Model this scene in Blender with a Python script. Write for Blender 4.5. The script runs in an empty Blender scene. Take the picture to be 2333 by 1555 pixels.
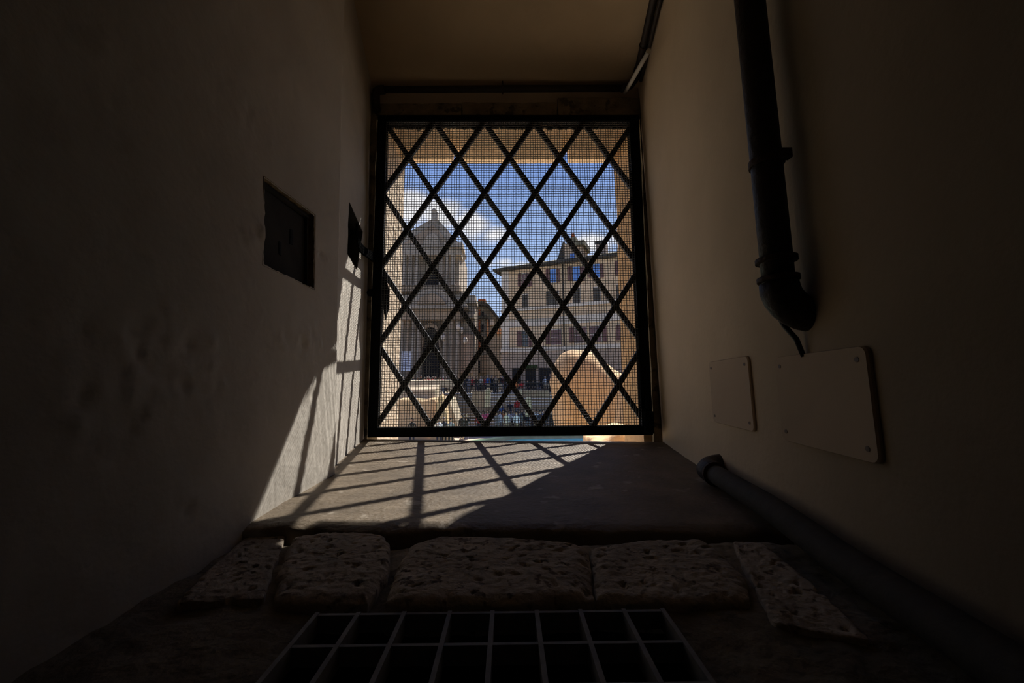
import bpy, bmesh, math, random
from mathutils import Vector, Matrix, noise

random.seed(7)
sc = bpy.context.scene
COL = sc.collection

# ------------------------------------------------------------------ camera
F_PX, PITCH, YAW, ROLL = 907.0, .11016, .00952, -.00699
CX, CY = 1166.5, 777.5
_cy, _sy, _cp, _sp, _cr, _sr = (math.cos(YAW), math.sin(YAW), math.cos(PITCH), math.sin(PITCH),
                                math.cos(ROLL), math.sin(ROLL))
_r0 = Vector((_cy, -_sy, 0)); _f0 = Vector((_sy, _cy, 0)); _z = Vector((0, 0, 1))
FW = _f0 * _cp + _z * _sp
_U = _z * _cp - _f0 * _sp
RT = _r0 * _cr + _U * _sr
UP = _U * _cr - _r0 * _sr
cam = bpy.data.cameras.new('camera'); cam_o = bpy.data.objects.new('camera', cam); COL.objects.link(cam_o)
cam.sensor_width = 36.0; cam.lens = F_PX / 2333 * 36.0
cam.clip_start = .02; cam.clip_end = 600
m = Matrix.Identity(4)
for i in range(3):
    m[i][0] = RT[i]; m[i][1] = UP[i]; m[i][2] = -FW[i]
cam_o.matrix_world = m
sc.camera = cam_o

def ray(px, py): return FW + RT * ((px - CX) / F_PX) - UP * ((py - CY) / F_PX)
def at(px, py, Y):
    q = ray(px, py); return q * (Y / q.y)
def atZ(px, py, Z):
    q = ray(px, py); return q * (Z / q.z)
def on_plane(px, py, n, c):
    q = ray(px, py); return q * (c / q.dot(n))

sc.view_settings.view_transform = 'Standard'
sc.view_settings.look = 'None'
sc.view_settings.exposure = 0.0

# ------------------------------------------------------------------ materials
def mat(name, col, rough=.8, var=.25, scale=6.0, bump=0.0, bscale=30.0, metal=0.0, spec=.3, col2=None,
        detail=6.0, coords='Object', emit=None):
    M = bpy.data.materials.new(name); M.use_nodes = True
    nt = M.node_tree; nt.nodes.clear(); N = nt.nodes.new; L = nt.links.new
    out = N('ShaderNodeOutputMaterial'); b = N('ShaderNodeBsdfPrincipled'); L(b.outputs[0], out.inputs[0])
    tc = N('ShaderNodeTexCoord')
    n1 = N('ShaderNodeTexNoise'); n1.inputs['Scale'].default_value = scale; n1.inputs['Detail'].default_value = detail
    n1.inputs['Roughness'].default_value = .6
    L(tc.outputs[coords], n1.inputs['Vector'])
    r = N('ShaderNodeValToRGB')
    c1 = col2 if col2 else tuple(c * (1 - var) for c in col)
    c2 = tuple(min(1, c * (1 + var * .6)) for c in col)
    r.color_ramp.elements[0].position = .3; r.color_ramp.elements[1].position = .7
    r.color_ramp.elements[0].color = (*c1, 1); r.color_ramp.elements[1].color = (*c2, 1)
    L(n1.outputs['Fac'], r.inputs[0]); L(r.outputs[0], b.inputs['Base Color'])
    b.inputs['Roughness'].default_value = rough; b.inputs['Metallic'].default_value = metal
    b.inputs['Specular IOR Level'].default_value = spec
    if bump:
        n2 = N('ShaderNodeTexNoise'); n2.inputs['Scale'].default_value = bscale; n2.inputs['Detail'].default_value = 8
        L(tc.outputs[coords], n2.inputs['Vector'])
        bp = N('ShaderNodeBump'); bp.inputs['Strength'].default_value = bump; bp.inputs['Distance'].default_value = .01
        L(n2.outputs['Fac'], bp.inputs['Height']); L(bp.outputs[0], b.inputs['Normal'])
    return M

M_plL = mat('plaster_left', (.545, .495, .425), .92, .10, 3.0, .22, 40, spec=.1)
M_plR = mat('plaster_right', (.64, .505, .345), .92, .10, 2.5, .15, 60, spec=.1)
M_ceil = mat('plaster_ceiling', (.54, .415, .265), .92, .12, 2.0, .12, 50, spec=.1)
M_dark = mat('dark_room_plaster', (.05, .045, .035), .95, .2, 2.0)
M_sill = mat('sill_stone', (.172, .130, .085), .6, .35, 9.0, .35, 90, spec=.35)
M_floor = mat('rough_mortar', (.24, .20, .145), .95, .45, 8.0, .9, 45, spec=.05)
M_stone = mat('worn_travertine', (.37, .305, .235), .85, .30, 14.0, .9, 60, spec=.15)
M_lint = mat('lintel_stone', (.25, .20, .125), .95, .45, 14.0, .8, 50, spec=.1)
M_iron = mat('black_iron', (.007, .007, .007), .8, .3, 40, .4, 120, spec=0)
M_bar = mat('black_painted_bar', (.008, .008, .008), .5, .3, 40, .5, 160, spec=.25)
M_wire = mat('galvanised_wire', (.06, .058, .055), .42, .25, 60, spec=.5)
M_pipe = mat('rusty_brown_pipe', (.03, .021, .015), .55, .4, 30, .3, 80, spec=.3)
M_pipeb = mat('rust_collar', (.055, .03, .018), .7, .5, 50, .5, 80)
M_pipeg = mat('grey_floor_pipe', (.05, .043, .032), .8, .25, 20, .2, 60)
M_cable = mat('black_cable', (.008, .008, .008), .5, .1, 20)
M_white = mat('pale_cable_duct', (.5, .47, .40), .6, .15, 20)
M_plate = mat('cover_plate_paint', (.54, .41, .285), .85, .05, 4.0, .05, 60, spec=.15)
M_screw = mat('dull_screw', (.16, .12, .09), .5, .3, 60)
M_box = mat('dark_metal_plate', (.055, .053, .05), .9, .2, 12, .1, 60, spec=.03)
M_slot = mat('slot_shadow', (.004, .004, .004), .9, 0, 5)
M_broken = mat('broken_plaster', (.30, .23, .14), .95, .5, 40, 1.0, 60, spec=.05)
M_grate = mat('galvanised_grate', (.22, .215, .205), .7, .2, 60, spec=.3)
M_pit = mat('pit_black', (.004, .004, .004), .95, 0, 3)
M_outer = mat('sunny_travertine', (.66, .54, .40), .9, .22, 9.0, .8, 40, spec=.1)
M_outerO = mat('ochre_travertine', (.58, .38, .20), .9, .3, 7.0, .8, 40, spec=.1)  # on the right jamb this ochre holds shade and rock bounce
M_head = mat('bright_beige_travertine', (.84, .64, .42), .9, .16, 9.0, .6, 40, spec=.1)
M_rock = mat('carved_orange_travertine', (.47, .30, .155), .9, .25, 2.2, .5, 14, spec=.1)
M_block = mat('pale_travertine', (.43, .34, .235), .88, .25, 1.2, .4, 6, spec=.1)
M_block2 = mat('honey_travertine', (.52, .345, .19), .88, .25, 1.2, .4, 6, spec=.1)
M_pave = mat('grey_paving', (.44, .36, .26), .9, .2, 1.5, spec=.1)
M_step = mat('step_stone', (.36, .265, .16), .85, .2, 2.0, spec=.1)
M_church = mat('weathered_grey_stone', (.33, .27, .205), .92, .35, .5, .4, 2.0, spec=.05)
M_churchb = mat('brown_grey_stone', (.30, .22, .15), .92, .35, .5, .4, 2.0, spec=.05)
M_hole = mat('dark_opening', (.012, .011, .011), .9, .1, 3)
M_pal = mat('tan_plaster', (.60, .415, .255), .92, .14, .35, .15, 3.0, spec=.05)
M_palL = mat('grey_rusticated_stone', (.40, .285, .205), .92, .18, .5, .2, 2.0, spec=.05)
M_trim = mat('pale_stone_trim', (.58, .48, .38), .9, .12, .8, spec=.05)
M_shut = mat('brown_shutter', (.13, .062, .055), .8, .2, 3.0)
M_shut2 = mat('grey_brown_shutter', (.062, .052, .042), .8, .2, 3.0)
M_pane_b = mat('sky_reflection_pane', (.10, .22, .52), .25, .25, .6, spec=.5)  # blue base colour stands in for the reflected sky
M_pane_d = mat('dark_pane', (.035, .037, .04), .15, .3, 1.0, spec=.5)
M_pane_r = mat('reddish_pane', (.13, .05, .04), .25, .5, 1.5, spec=.5)
M_roof = mat('mossy_roof_tile', (.17, .145, .09), .95, .4, 2.0, .6, 8.0, spec=.05)
M_eave = mat('dark_eave', (.045, .038, .03), .95, .3, 2.0)
M_red = mat('brick_red_plaster', (.36, .095, .035), .92, .25, .8, spec=.05)
M_orange = mat('orange_plaster', (.55, .26, .12), .92, .2, .8, spec=.05)
M_greyh = mat('grey_house_plaster', (.30, .25, .19), .92, .3, .5, spec=.05)
M_leaf = mat('balcony_foliage', (.035, .05, .018), .9, .5, 8.0, .8, 12, spec=.1)
M_sign = mat('white_banner', (.62, .64, .70), .7, .08, 3.0)
M_text = mat('banner_print', (.24, .25, .32), .7, .05, 3.0)
M_rail = mat('railing_iron', (.04, .038, .035), .6, .2, 5.0)
M_bronze = mat('bronze_lamp', (.4, .24, .09), .5, .3, 5.0)

def add_dots(M, col, scale, thr, mixcol):
    """adds dark pits (voronoi) to a stone material"""
    nt = M.node_tree; b = next(n for n in nt.nodes if n.type == 'BSDF_PRINCIPLED')
    lk = b.inputs['Base Color'].links[0]; src = lk.from_socket
    tc = next(n for n in nt.nodes if n.type == 'TEX_COORD')
    v = nt.nodes.new('ShaderNodeTexNoise'); v.inputs['Scale'].default_value = scale; v.inputs['Detail'].default_value = 3
    nt.links.new(tc.outputs['Object'], v.inputs['Vector'])
    r = nt.nodes.new('ShaderNodeValToRGB'); r.color_ramp.elements[0].position = thr; r.color_ramp.elements[1].position = thr + .07
    nt.links.new(v.outputs['Fac'], r.inputs[0])
    mx = nt.nodes.new('ShaderNodeMix'); mx.data_type = 'RGBA'
    nt.links.new(r.outputs[0], mx.inputs[0]); nt.links.new(src, mx.inputs[6]); mx.inputs[7].default_value = (*mixcol, 1)
    nt.links.new(mx.outputs[2], b.inputs['Base Color'])
add_dots(M_stone, None, 55, .60, (.12, .085, .06))
add_dots(M_plR, None, 5.0, .74, (.48, .35, .24))
add_dots(M_plL, None, 7.0, .70, (.42, .37, .31))
add_dots(M_sill, None, 16.0, .64, (.30, .25, .19))
add_dots(M_lint, None, 22.0, .58, (.10, .08, .05))

def depth_falloff(M, y0, y1, f):
    """paints light falloff into the colour: darker deeper inside the room"""
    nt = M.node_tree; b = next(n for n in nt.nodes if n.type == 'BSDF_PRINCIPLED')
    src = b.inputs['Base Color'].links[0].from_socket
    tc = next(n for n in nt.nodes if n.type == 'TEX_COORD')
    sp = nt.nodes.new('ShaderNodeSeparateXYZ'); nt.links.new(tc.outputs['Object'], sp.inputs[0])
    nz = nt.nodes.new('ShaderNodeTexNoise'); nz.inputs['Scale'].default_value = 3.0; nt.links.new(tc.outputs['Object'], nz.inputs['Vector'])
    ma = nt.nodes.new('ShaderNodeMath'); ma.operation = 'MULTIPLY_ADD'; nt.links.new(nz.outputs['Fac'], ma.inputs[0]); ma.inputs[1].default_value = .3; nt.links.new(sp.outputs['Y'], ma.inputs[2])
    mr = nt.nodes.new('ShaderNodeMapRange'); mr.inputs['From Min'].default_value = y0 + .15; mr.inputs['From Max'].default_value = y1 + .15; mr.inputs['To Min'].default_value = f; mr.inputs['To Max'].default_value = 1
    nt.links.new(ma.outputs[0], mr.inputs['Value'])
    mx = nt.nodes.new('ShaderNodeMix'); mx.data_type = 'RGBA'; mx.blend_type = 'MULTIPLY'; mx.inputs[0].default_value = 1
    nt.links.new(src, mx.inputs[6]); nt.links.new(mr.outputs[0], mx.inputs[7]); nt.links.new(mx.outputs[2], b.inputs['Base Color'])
depth_falloff(M_plL, .3, 1.0, .5); depth_falloff(M_plR, .3, 1.1, .36); depth_falloff(M_floor, .2, .7, .5)  # falloff of the window light put into plaster and floor colours
M_water = bpy.data.materials.new('turquoise_water'); M_water.use_nodes = True
nt = M_water.node_tree; b = nt.nodes['Principled BSDF']
tc = nt.nodes.new('ShaderNodeTexCoord'); n1 = nt.nodes.new('ShaderNodeTexNoise'); n1.inputs['Scale'].default_value = 2.2
n1.inputs['Detail'].default_value = 5; n1.inputs['Distortion'].default_value = 1.2
nt.links.new(tc.outputs['Object'], n1.inputs['Vector'])
r = nt.nodes.new('ShaderNodeValToRGB'); r.color_ramp.elements[0].position = .35; r.color_ramp.elements[1].position = .72
r.color_ramp.elements[0].color = (.26, .84, .52, 1); r.color_ramp.elements[1].color = (.66, .97, .78, 1)  # paler noise patches stand in for caustic glints
nt.links.new(n1.outputs['Fac'], r.inputs[0]); nt.links.new(r.outputs[0], b.inputs['Base Color'])
b.inputs['Roughness'].default_value = .5; b.inputs['Specular IOR Level'].default_value = .04
bp = nt.nodes.new('ShaderNodeBump'); bp.inputs['Strength'].default_value = .5; bp.inputs['Distance'].default_value = .05
nt.links.new(n1.outputs['Fac'], bp.inputs['Height']); nt.links.new(bp.outputs[0], b.inputs['Normal'])

# ------------------------------------------------------------------ mesh builder
class MB:
    def __init__(s): s.v = []; s.f = []; s.sm = []
    def poly(s, pts, smooth=False):
        k = len(s.v); s.v += [Vector(p) for p in pts]; s.f.append(tuple(range(k, k + len(pts)))); s.sm.append(smooth)
    def hexa(s, p):  # 8 points: 0-3 first ring, 4-7 second ring
        k = len(s.v); s.v += [Vector(q) for q in p]
        for a in ((3, 2, 1, 0), (4, 5, 6, 7), (0, 1, 5, 4), (1, 2, 6, 5), (2, 3, 7, 6), (3, 0, 4, 7)):
            s.f.append(tuple(k + i for i in a)); s.sm.append(False)
        return s
    def box(s, x0, x1, y0, y1, z0, z1):
        return s.hexa([(x0, y0, z0), (x1, y0, z0), (x1, y1, z0), (x0, y1, z0), (x0, y0, z1), (x1, y0, z1), (x1, y1, z1), (x0, y1, z1)])
    def bar(s, a, b, u, v, hu, hv):
        a = Vector(a); b = Vector(b); u = Vector(u).normalized() * hu; v = Vector(v).normalized() * hv
        return s.hexa([a - u - v, a + u - v, a + u + v, a - u + v, b - u - v, b + u - v, b + u + v, b - u + v])
    def tube(s, pts, rad, n=12, caps=True):
        pts = [Vector(p) for p in pts]; rads = rad if isinstance(rad, (list, tuple)) else [rad] * len(pts)
        k = len(s.v); prev = None
        for i, p in enumerate(pts):
            t = (pts[min(i + 1, len(pts) - 1)] - pts[max(i - 1, 0)]).normalized()
            if prev is None:
                ref = Vector((0, 0, 1)) if abs(t.z) < .9 else Vector((1, 0, 0)); u = t.cross(ref).normalized()
            else: u = (prev - t * prev.dot(t)).normalized()
            prev = u; w = t.cross(u)
            for j in range(n):
                a = 2 * math.pi * j / n; s.v.append(p + (u * math.cos(a) + w * math.sin(a)) * rads[i])
        for i in range(len(pts) - 1):
            for j in range(n):
                s.f.append((k + i * n + j, k + i * n + (j + 1) % n, k + (i + 1) * n + (j + 1) % n, k + (i + 1) * n + j)); s.sm.append(True)
        if caps:
            s.f.append(tuple(k + j for j in range(n))[::-1]); s.sm.append(False)
            e = k + (len(pts) - 1) * n; s.f.append(tuple(e + j for j in range(n))); s.sm.append(False)
        return s
    def prism(s, pts, off):  # closed polygon extruded by vector off
        off = Vector(off); n = len(pts); k = len(s.v)
        s.v += [Vector(p) for p in pts] + [Vector(p) + off for p in pts]
        s.f.append(tuple(range(k, k + n))); s.sm.append(False)
        s.f.append(tuple(range(k + n, k + 2 * n))[::-1]); s.sm.append(False)
        for i in range(n):
            j = (i + 1) % n; s.f.append((k + i, k + n + i, k + n + j, k + j)); s.sm.append(False)
        return s
    def ball(s, c, r, seg=12, rings=8, sc_=(1, 1, 1)):
        c = Vector(c); k = len(s.v)
        for i in range(rings + 1):
            th = math.pi * i / rings
            for j in range(seg):
                ph = 2 * math.pi * j / seg
                s.v.append(c + Vector((math.sin(th) * math.cos(ph) * r * sc_[0], math.sin(th) * math.sin(ph) * r * sc_[1], math.cos(th) * r * sc_[2])))
        for i in range(rings):
            for j in range(seg):
                s.f.append((k + i * seg + j, k + (i + 1) * seg + j, k + (i + 1) * seg + (j + 1) % seg, k + i * seg + (j + 1) % seg)); s.sm.append(True)
        return s
    def lathe(s, c, prof, n=20):
        c = Vector(c); k = len(s.v)
        for (r_, z_) in prof:
            for j in range(n):
                a = 2 * math.pi * j / n; s.v.append(c + Vector((r_ * math.cos(a), r_ * math.sin(a), z_)))
        for i in range(len(prof) - 1):
            for j in range(n):
                s.f.append((k + i * n + j, k + i * n + (j + 1) % n, k + (i + 1) * n + (j + 1) % n, k + (i + 1) * n + j)); s.sm.append(True)
        return s
    def build(s, name, m, parent=None, bevel=0, normals=True):
        me = bpy.data.meshes.new(name)
        off = parent['_loc'] if parent and '_loc' in parent.keys() else None
        if parent: off = Vector(wl(parent))
        me.from_pydata([v - off if off else v for v in s.v], [], s.f)
        me.polygons.foreach_set('use_smooth', s.sm)
        if normals:
            bm = bmesh.new(); bm.from_mesh(me)
            bmesh.ops.remove_doubles(bm, verts=bm.verts, dist=1e-6)
            bmesh.ops.recalc_face_normals(bm, faces=bm.faces); bm.to_mesh(me); bm.free()
        me.materials.append(m)
        o = bpy.data.objects.new(name, me); COL.objects.link(o)
        if parent: o.parent = parent
        if bevel:
            bv = o.modifiers.new('bevel', 'BEVEL'); bv.width = bevel; bv.segments = 2; bv.limit_method = 'ANGLE'
        return o
def wl(o):
    v = Vector(o.location); p = o.parent
    while p: v += Vector(p.location); p = p.parent
    return v
def tag(o, label=None, cat=None, group=None, kind=None):
    if label: o['label'] = label
    if cat: o['category'] = cat
    if group: o['group'] = group
    if kind: o['kind'] = kind
    return o
def thing(name, label, cat, loc=(0, 0, 0), group=None, kind=None):
    o = bpy.data.objects.new(name, None); COL.objects.link(o); o.location = loc; o.empty_display_size = .05
    return tag(o, label, cat, group, kind)
def struct(o): o['kind'] = 'structure'; return o
def fbm(p, oct_=4):
    v = 0; a = .5; p = Vector(p)
    for _ in range(oct_): v += a * noise.noise(p); p = p * 2.03 + Vector((3.1, 1.7, 5.3)); a *= .5
    return v

# ================================================================== THE NICHE
SX = -.01698; SY = .02037; SZ0 = -.23981
def sillZ(X, Y): return SZ0 + SY * (Y - 1.8) + SX * X
FLZ = -.275
def leftP1(Y, Z): return -.5125 - .01523 * (Y - 1.5) - .05567 * Z
RIDGE = [(-.6, 1.15), (-.223, 1.165), (.344, 1.215), (1.022, 1.27), (1.405, 1.31), (1.9, 1.36)]
def ridgeY(Z):
    for (z0, y0), (z1, y1) in zip(RIDGE, RIDGE[1:]):
        if Z <= z1 or z1 == 1.9:
            t = max(0, min(1, (Z - z0) / (z1 - z0))); return y0 + (y1 - y0) * t
def endX(Z): return -.640 - .012 * (Z + .24)       # left wall at Y = 1.8
def stripX0(Z): return -.543 - .050 * (Z + .242)    # recessed strip at Y = 1.3
def leftX(Y, Z):
    yr = ridgeY(Z)
    a = leftP1(Y, Z)
    b_ = stripX0(Z) + (endX(Z) - stripX0(Z)) * (Y - 1.3) / .5
    b_ = min(b_, a - .004)
    t = max(0, min(1, (Y - yr) / .010)); t = t * t * (3 - 2 * t)
    return a + (b_ - a) * t
def rightX(Y, Z): return .683 + .154 * (max(Y, -.1) - 1.8) - .02 * (Z + .25)
def ceilZ(X, Y):
    t = max(0, min(1, (X + .62) / 1.25)); d_ = 1.82 - Y
    dl = min(d_, .5); zl = 1.436 + .72 * dl; zr = 1.462 - .06 * min(d_, 1.0)
    s_ = t ** .6
    return zl + (zr - zl) * s_

YB, YE = -1.1, 1.835
# hollow spots and blisters of the left plaster: (Y, Z, radius, depth)
CHIPS = []
for px, py, n_, sp, dep in ((330, 810, 34, 120, .0035), (430, 880, 26, 80, .003), (690, 765, 30, 40, .0035), (300, 960, 14, 110, .0035),
                            (430, 1150, 12, 30, .003), (150, 980, 8, 90, .0035), (570, 260, 4, 20, .002), (720, 880, 8, 25, .0035), (588, 530, 14, 18, .004), (735, 580, 12, 12, .004)):
    for _ in range(n_):
        p = on_plane(px + random.gauss(0, sp * .55), py + random.gauss(0, sp * .5), Vector((1, .01523, .05567)), -.5125 + .01523 * 1.5)
        CHIPS.append((p.y, p.z, random.uniform(.004, .016), random.choice((-1, -1, 1)) * random.uniform(.3, 1) * dep))
def left_bump(Y, Z):
    v = .003 * noise.noise(Vector((Y * 3, Z * 3, 1))) + .0012 * noise.noise(Vector((Y * 17, Z * 17, 4)))
    for (cy, cz, r_, d_) in CHIPS:
        q = ((Y - cy) ** 2 + (Z - cz) ** 2) / (r_ * r_)
        if q < 4: v += d_ * math.exp(-q * 1.2) * (1 + .8 * noise.noise(Vector((Y * 60, Z * 60, 9))))
    return v
PL = (Vector((1, .01523, .05567)), -.5125 + .01523 * 1.5)
HOLE1 = [(.826, .452), (1.058, .470), (1.052, .262), (.822, .258)]
# plane of the splayed strip near the recess
_ys = 1.5; _n2 = Vector((1, -(leftX(1.6, .4) - leftX(1.4, .4)) / .2, -(leftX(1.5, .6) - leftX(1.5, .2)) / .4)); _c2 = Vector((leftX(1.5, .4), 1.5, .4)).dot(_n2)
HOLE2 = [(lambda p: (p.y, p.z))(on_plane(px, py, _n2, _c2)) for px, py in ((795, 458), (824, 528), (813, 612), (792, 578))]
def inside(poly, y, z):
    c = False; n = len(poly)
    for i in range(n):
        (y0, z0), (y1, z1) = poly[i], poly[i - 1]
        if (z0 > z) != (z1 > z) and y < (y1 - y0) * (z - z0) / (z1 - z0) + y0: c = not c
    return c
def grid(us, vs, fn, keep=None):
    v = []; f = []
    for a in us:
        for b_ in vs: v.append(fn(a, b_))
    nv = len(vs)
    for i in range(len(us) - 1):
        for j in range(nv - 1):
            if keep and not keep((us[i] + us[i + 1]) / 2, (vs[j] + vs[j + 1]) / 2): continue
            f.append((i * nv + j, i * nv + j + 1, (i + 1) * nv + j + 1, (i + 1) * nv + j))
    return v, f
def raw(name, v, f, m, smooth=True, parent=None):
    mb = MB(); mb.v = [Vector(p) for p in v]; mb.f = f; mb.sm = [smooth] * len(f)
    o = mb.build(name, m, parent, normals=False); return o
def lin(a, b_, n): return [a + (b_ - a) * i / n for i in range(n + 1)]
usL = lin(YB, 0, 30) + lin(.01, 1.192, 148) + [1.196, 1.2, 1.203, 1.2065, 1.21, 1.214] + lin(1.22, YE, 77)
def warp(u, z):
    w = max(0, 1 - abs(u - 1.203) / .14); w = min(1, w * 1.25); w = w * w * (3 - 2 * w)
    return u + (ridgeY(z) - 1.2) * w
vsL = lin(-.42, 1.90, 290)
def edge_jit(y, z): return .006 * noise.noise(Vector((y * 70, z * 70, 2)))
def snap(y, z):
    for poly in (HOLE1, HOLE2):
        best = None
        for i in range(len(poly)):
            (ay, az), (by, bz) = poly[i], poly[(i + 1) % len(poly)]
            L2 = (by - ay) ** 2 + (bz - az) ** 2; t = max(0, min(1, ((y - ay) * (by - ay) + (z - az) * (bz - az)) / L2))
            qy, qz = ay + (by - ay) * t, az + (bz - az) * t; d_ = math.hypot(y - qy, z - qz)
            if best is None or d_ < best[0]: best = (d_, qy, qz)
        if best[0] < .0058:
            j = .003 if poly is HOLE1 else .001
            return best[1] + j * noise.noise(Vector((y * 90, z * 90, 3))), best[2] + j * noise.noise(Vector((y * 90, z * 90, 8)))
    return y, z
def wall_pt(y, z):
    y2, z2 = snap(warp(y, z), z); return (leftX(y2, z2) - left_bump(y2, z2), y2, z2)
v, f = grid(usL, vsL, wall_pt, lambda y, z: not inside(HOLE1, warp(y, z), z) and not inside(HOLE2, warp(y, z), z))
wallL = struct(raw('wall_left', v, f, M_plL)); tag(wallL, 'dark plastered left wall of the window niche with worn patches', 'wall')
usR = lin(YB, YE, 90); vsR = lin(-.42, 1.75, 70)
v, f = grid(usR, vsR, lambda y, z: (rightX(y, z) + .003 * noise.noise(Vector((y * 2.5, z * 2.5, 7))), y, z))
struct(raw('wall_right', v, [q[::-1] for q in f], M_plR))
v, f = grid(lin(-.80, .80, 60), lin(YB, YE, 90), lambda x, y: (x, y, ceilZ(x, y) + .004 * noise.noise(Vector((x * 3, y * 3, 3)))))
struct(raw('ceiling', v, f, M_ceil))
mb = MB(); mb.box(-.9, .9, YB - .05, YB, -.5, 1.9); struct(mb.build('wall_back', M_dark))
# sill slab
def sill_pt(x, y):
    e = 0
    if y < .80: e = -.012 * ((.80 - y) / .04) ** 2
    if y > 1.785: e = -.004 * ((y - 1.785) / .015) ** 2
    return (x, y, sillZ(x, y) + e + .0018 * noise.noise(Vector((x * 9, y * 9, 0))) + .0008 * noise.noise(Vector((x * 40, y * 40, 0))))
xs = lin(-.70, .74, 140)
ys = lin(.765, 1.80, 110)
def front_j(x, y):
    if y < .79: y = y + .012 * noise.noise(Vector((x * 6, 0, 5))) + .005 * noise.noise(Vector((x * 30, 0, 5)))
    return sill_pt(x, y)
v, f = grid(xs, ys, front_j)
k = len(v); n_y = len(ys)
v2 = list(v); f2 = list(f)
for i, x in enumerate(xs):
    p = v[i * n_y]; v2.append((p[0], p[1], -.33))
for i in range(len(xs) - 1): f2.append((i * n_y, (i + 1) * n_y, k + i + 1, k + i))
k2 = len(v2)
for i, x in enumerate(xs):
    p = v[i * n_y + n_y - 1]; v2.append((p[0], p[1], -.60))
for i in range(len(xs) - 1): f2.append((i * n_y + n_y - 1, k2 + i, k2 + i + 1, (i + 1) * n_y + n_y - 1))
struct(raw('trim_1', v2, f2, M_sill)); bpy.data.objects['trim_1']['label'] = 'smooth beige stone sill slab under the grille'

# floor in front of the sill, with a pit below the grate
G = [atZ(726, 1397, FLZ), atZ(1513, 1397, FLZ)]
gx0, gx1 = G[0].x - .002, G[1].x + .002; gy1 = .519; gy0 = .16
def floorZ(x, y):
    return FLZ - .006 + .012 * fbm((x * 7, y * 7, 2)) + .010 * fbm((x * 25, y * 25, 5), 3)
v, f = grid(lin(-.62, .62, 200), lin(YB, .79, 150), lambda x, y: (x, y, floorZ(x, y) - (.02 if y > .745 else 0)),
            lambda x, y: not (gx0 - .004 < x < gx1 + .004 and gy0 < y < gy1 + .004))
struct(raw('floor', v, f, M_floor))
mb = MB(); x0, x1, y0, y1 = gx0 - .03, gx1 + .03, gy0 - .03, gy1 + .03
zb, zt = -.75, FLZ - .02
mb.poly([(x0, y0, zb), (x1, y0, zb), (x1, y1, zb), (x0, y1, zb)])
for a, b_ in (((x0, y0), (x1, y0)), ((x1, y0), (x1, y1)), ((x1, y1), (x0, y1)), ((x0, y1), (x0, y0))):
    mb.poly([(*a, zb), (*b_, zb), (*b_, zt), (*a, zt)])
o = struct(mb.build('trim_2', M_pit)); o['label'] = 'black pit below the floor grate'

# paving stones (irregular, slightly proud)
def stone(name, px, label, h, seed, holes=1.0):
    pts = [atZ(x, y, FLZ + h * .6) for x, y in px]
    c = sum((Vector((p.x, p.y)) for p in pts), Vector((0, 0))) / len(pts)
    # densify + round the outline, then fill a fine grid by radial rings
    out = []
    n = len(pts); M_ = 22
    for i in range(n):
        a, b_ = Vector((pts[i].x, pts[i].y)), Vector((pts[(i + 1) % n].x, pts[(i + 1) % n].y))
        for j in range(M_): out.append(a.lerp(b_, j / M_))
    for _ in range(5): out = [(out[i - 1] + out[i] * 2 + out[(i + 1) % len(out)]) / 4 for i in range(len(out))]
    out = [p + (p - c).normalized() * (.004 * noise.noise(Vector((p.x * 40, p.y * 40, seed)))) for p in out]
    ringsr = [0] + [i / 30 for i in range(2, 30)] + [.98, 1.0, 1.0]
    v = []; f = []; m_ = len(out)
    for k_, t in enumerate(ringsr):
        for p in out:
            q = c.lerp(p, t)
            z = FLZ + h * (1 - max(0, (t - .86) / .14) ** 2 * .7) + .0035 * fbm((q.x * 14, q.y * 14, seed)) * holes + .0025 * fbm((q.x * 90, q.y * 90, seed + 3), 3) * holes
            d_ = noise.noise(Vector((q.x * 75, q.y * 75, seed + 9)))
            if d_ > .34: z -= (d_ - .34) * .022
            if k_ == len(ringsr) - 1: z = FLZ - .03
            v.append((q.x, q.y, z))
    for k_ in range(len(ringsr) - 1):
        for j in range(m_):
            f.append((k_ * m_ + j, k_ * m_ + (j + 1) % m_, (k_ + 1) * m_ + (j + 1) % m_, (k_ + 1) * m_ + j))
    mb = MB(); mb.v = [Vector(p) for p in v]; mb.f = f; mb.sm = [True] * len(f)
    root = mb.build(name, M_stone)
    return tag(root, label, 'paving stone')
stone('paving_stone', [(672, 1222), (760, 1210), (872, 1216), (890, 1238), (884, 1300), (850, 1352), (838, 1374), (622, 1370), (636, 1300), (655, 1245)],
      'squarish pitted pinkish stone left of the gap, below the sill', .010, 3)
stone('paving_stone', [(938, 1240), (1000, 1221), (1190, 1226), (1300, 1236), (1340, 1248), (1346, 1300), (1352, 1368), (1100, 1374), (872, 1376), (895, 1325), (908, 1280)],
      'broad pitted stone in the middle of the row, between sill and floor grate', .012, 11)
stone('paving_stone', [(1346, 1246), (1460, 1230), (1600, 1228), (1650, 1262), (1700, 1320), (1712, 1366), (1540, 1374), (1358, 1370), (1350, 1300)],
      'worn brownish stone at the right end of the row below the sill', .009, 23)
stone('paving_stone', [(560, 1222), (650, 1218), (640, 1250), (618, 1310), (602, 1362), (500, 1366), (400, 1372), (470, 1300)],
      'low dark stone at the left end of the row, beside the left wall', .003, 31)
stone('paving_stone', [(1668, 1232), (1740, 1236), (1850, 1330), (1990, 1460), (1760, 1420), (1716, 1330)],
      'dark cracked slab at the right, beside the floor pipe', .003, 41)

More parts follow.
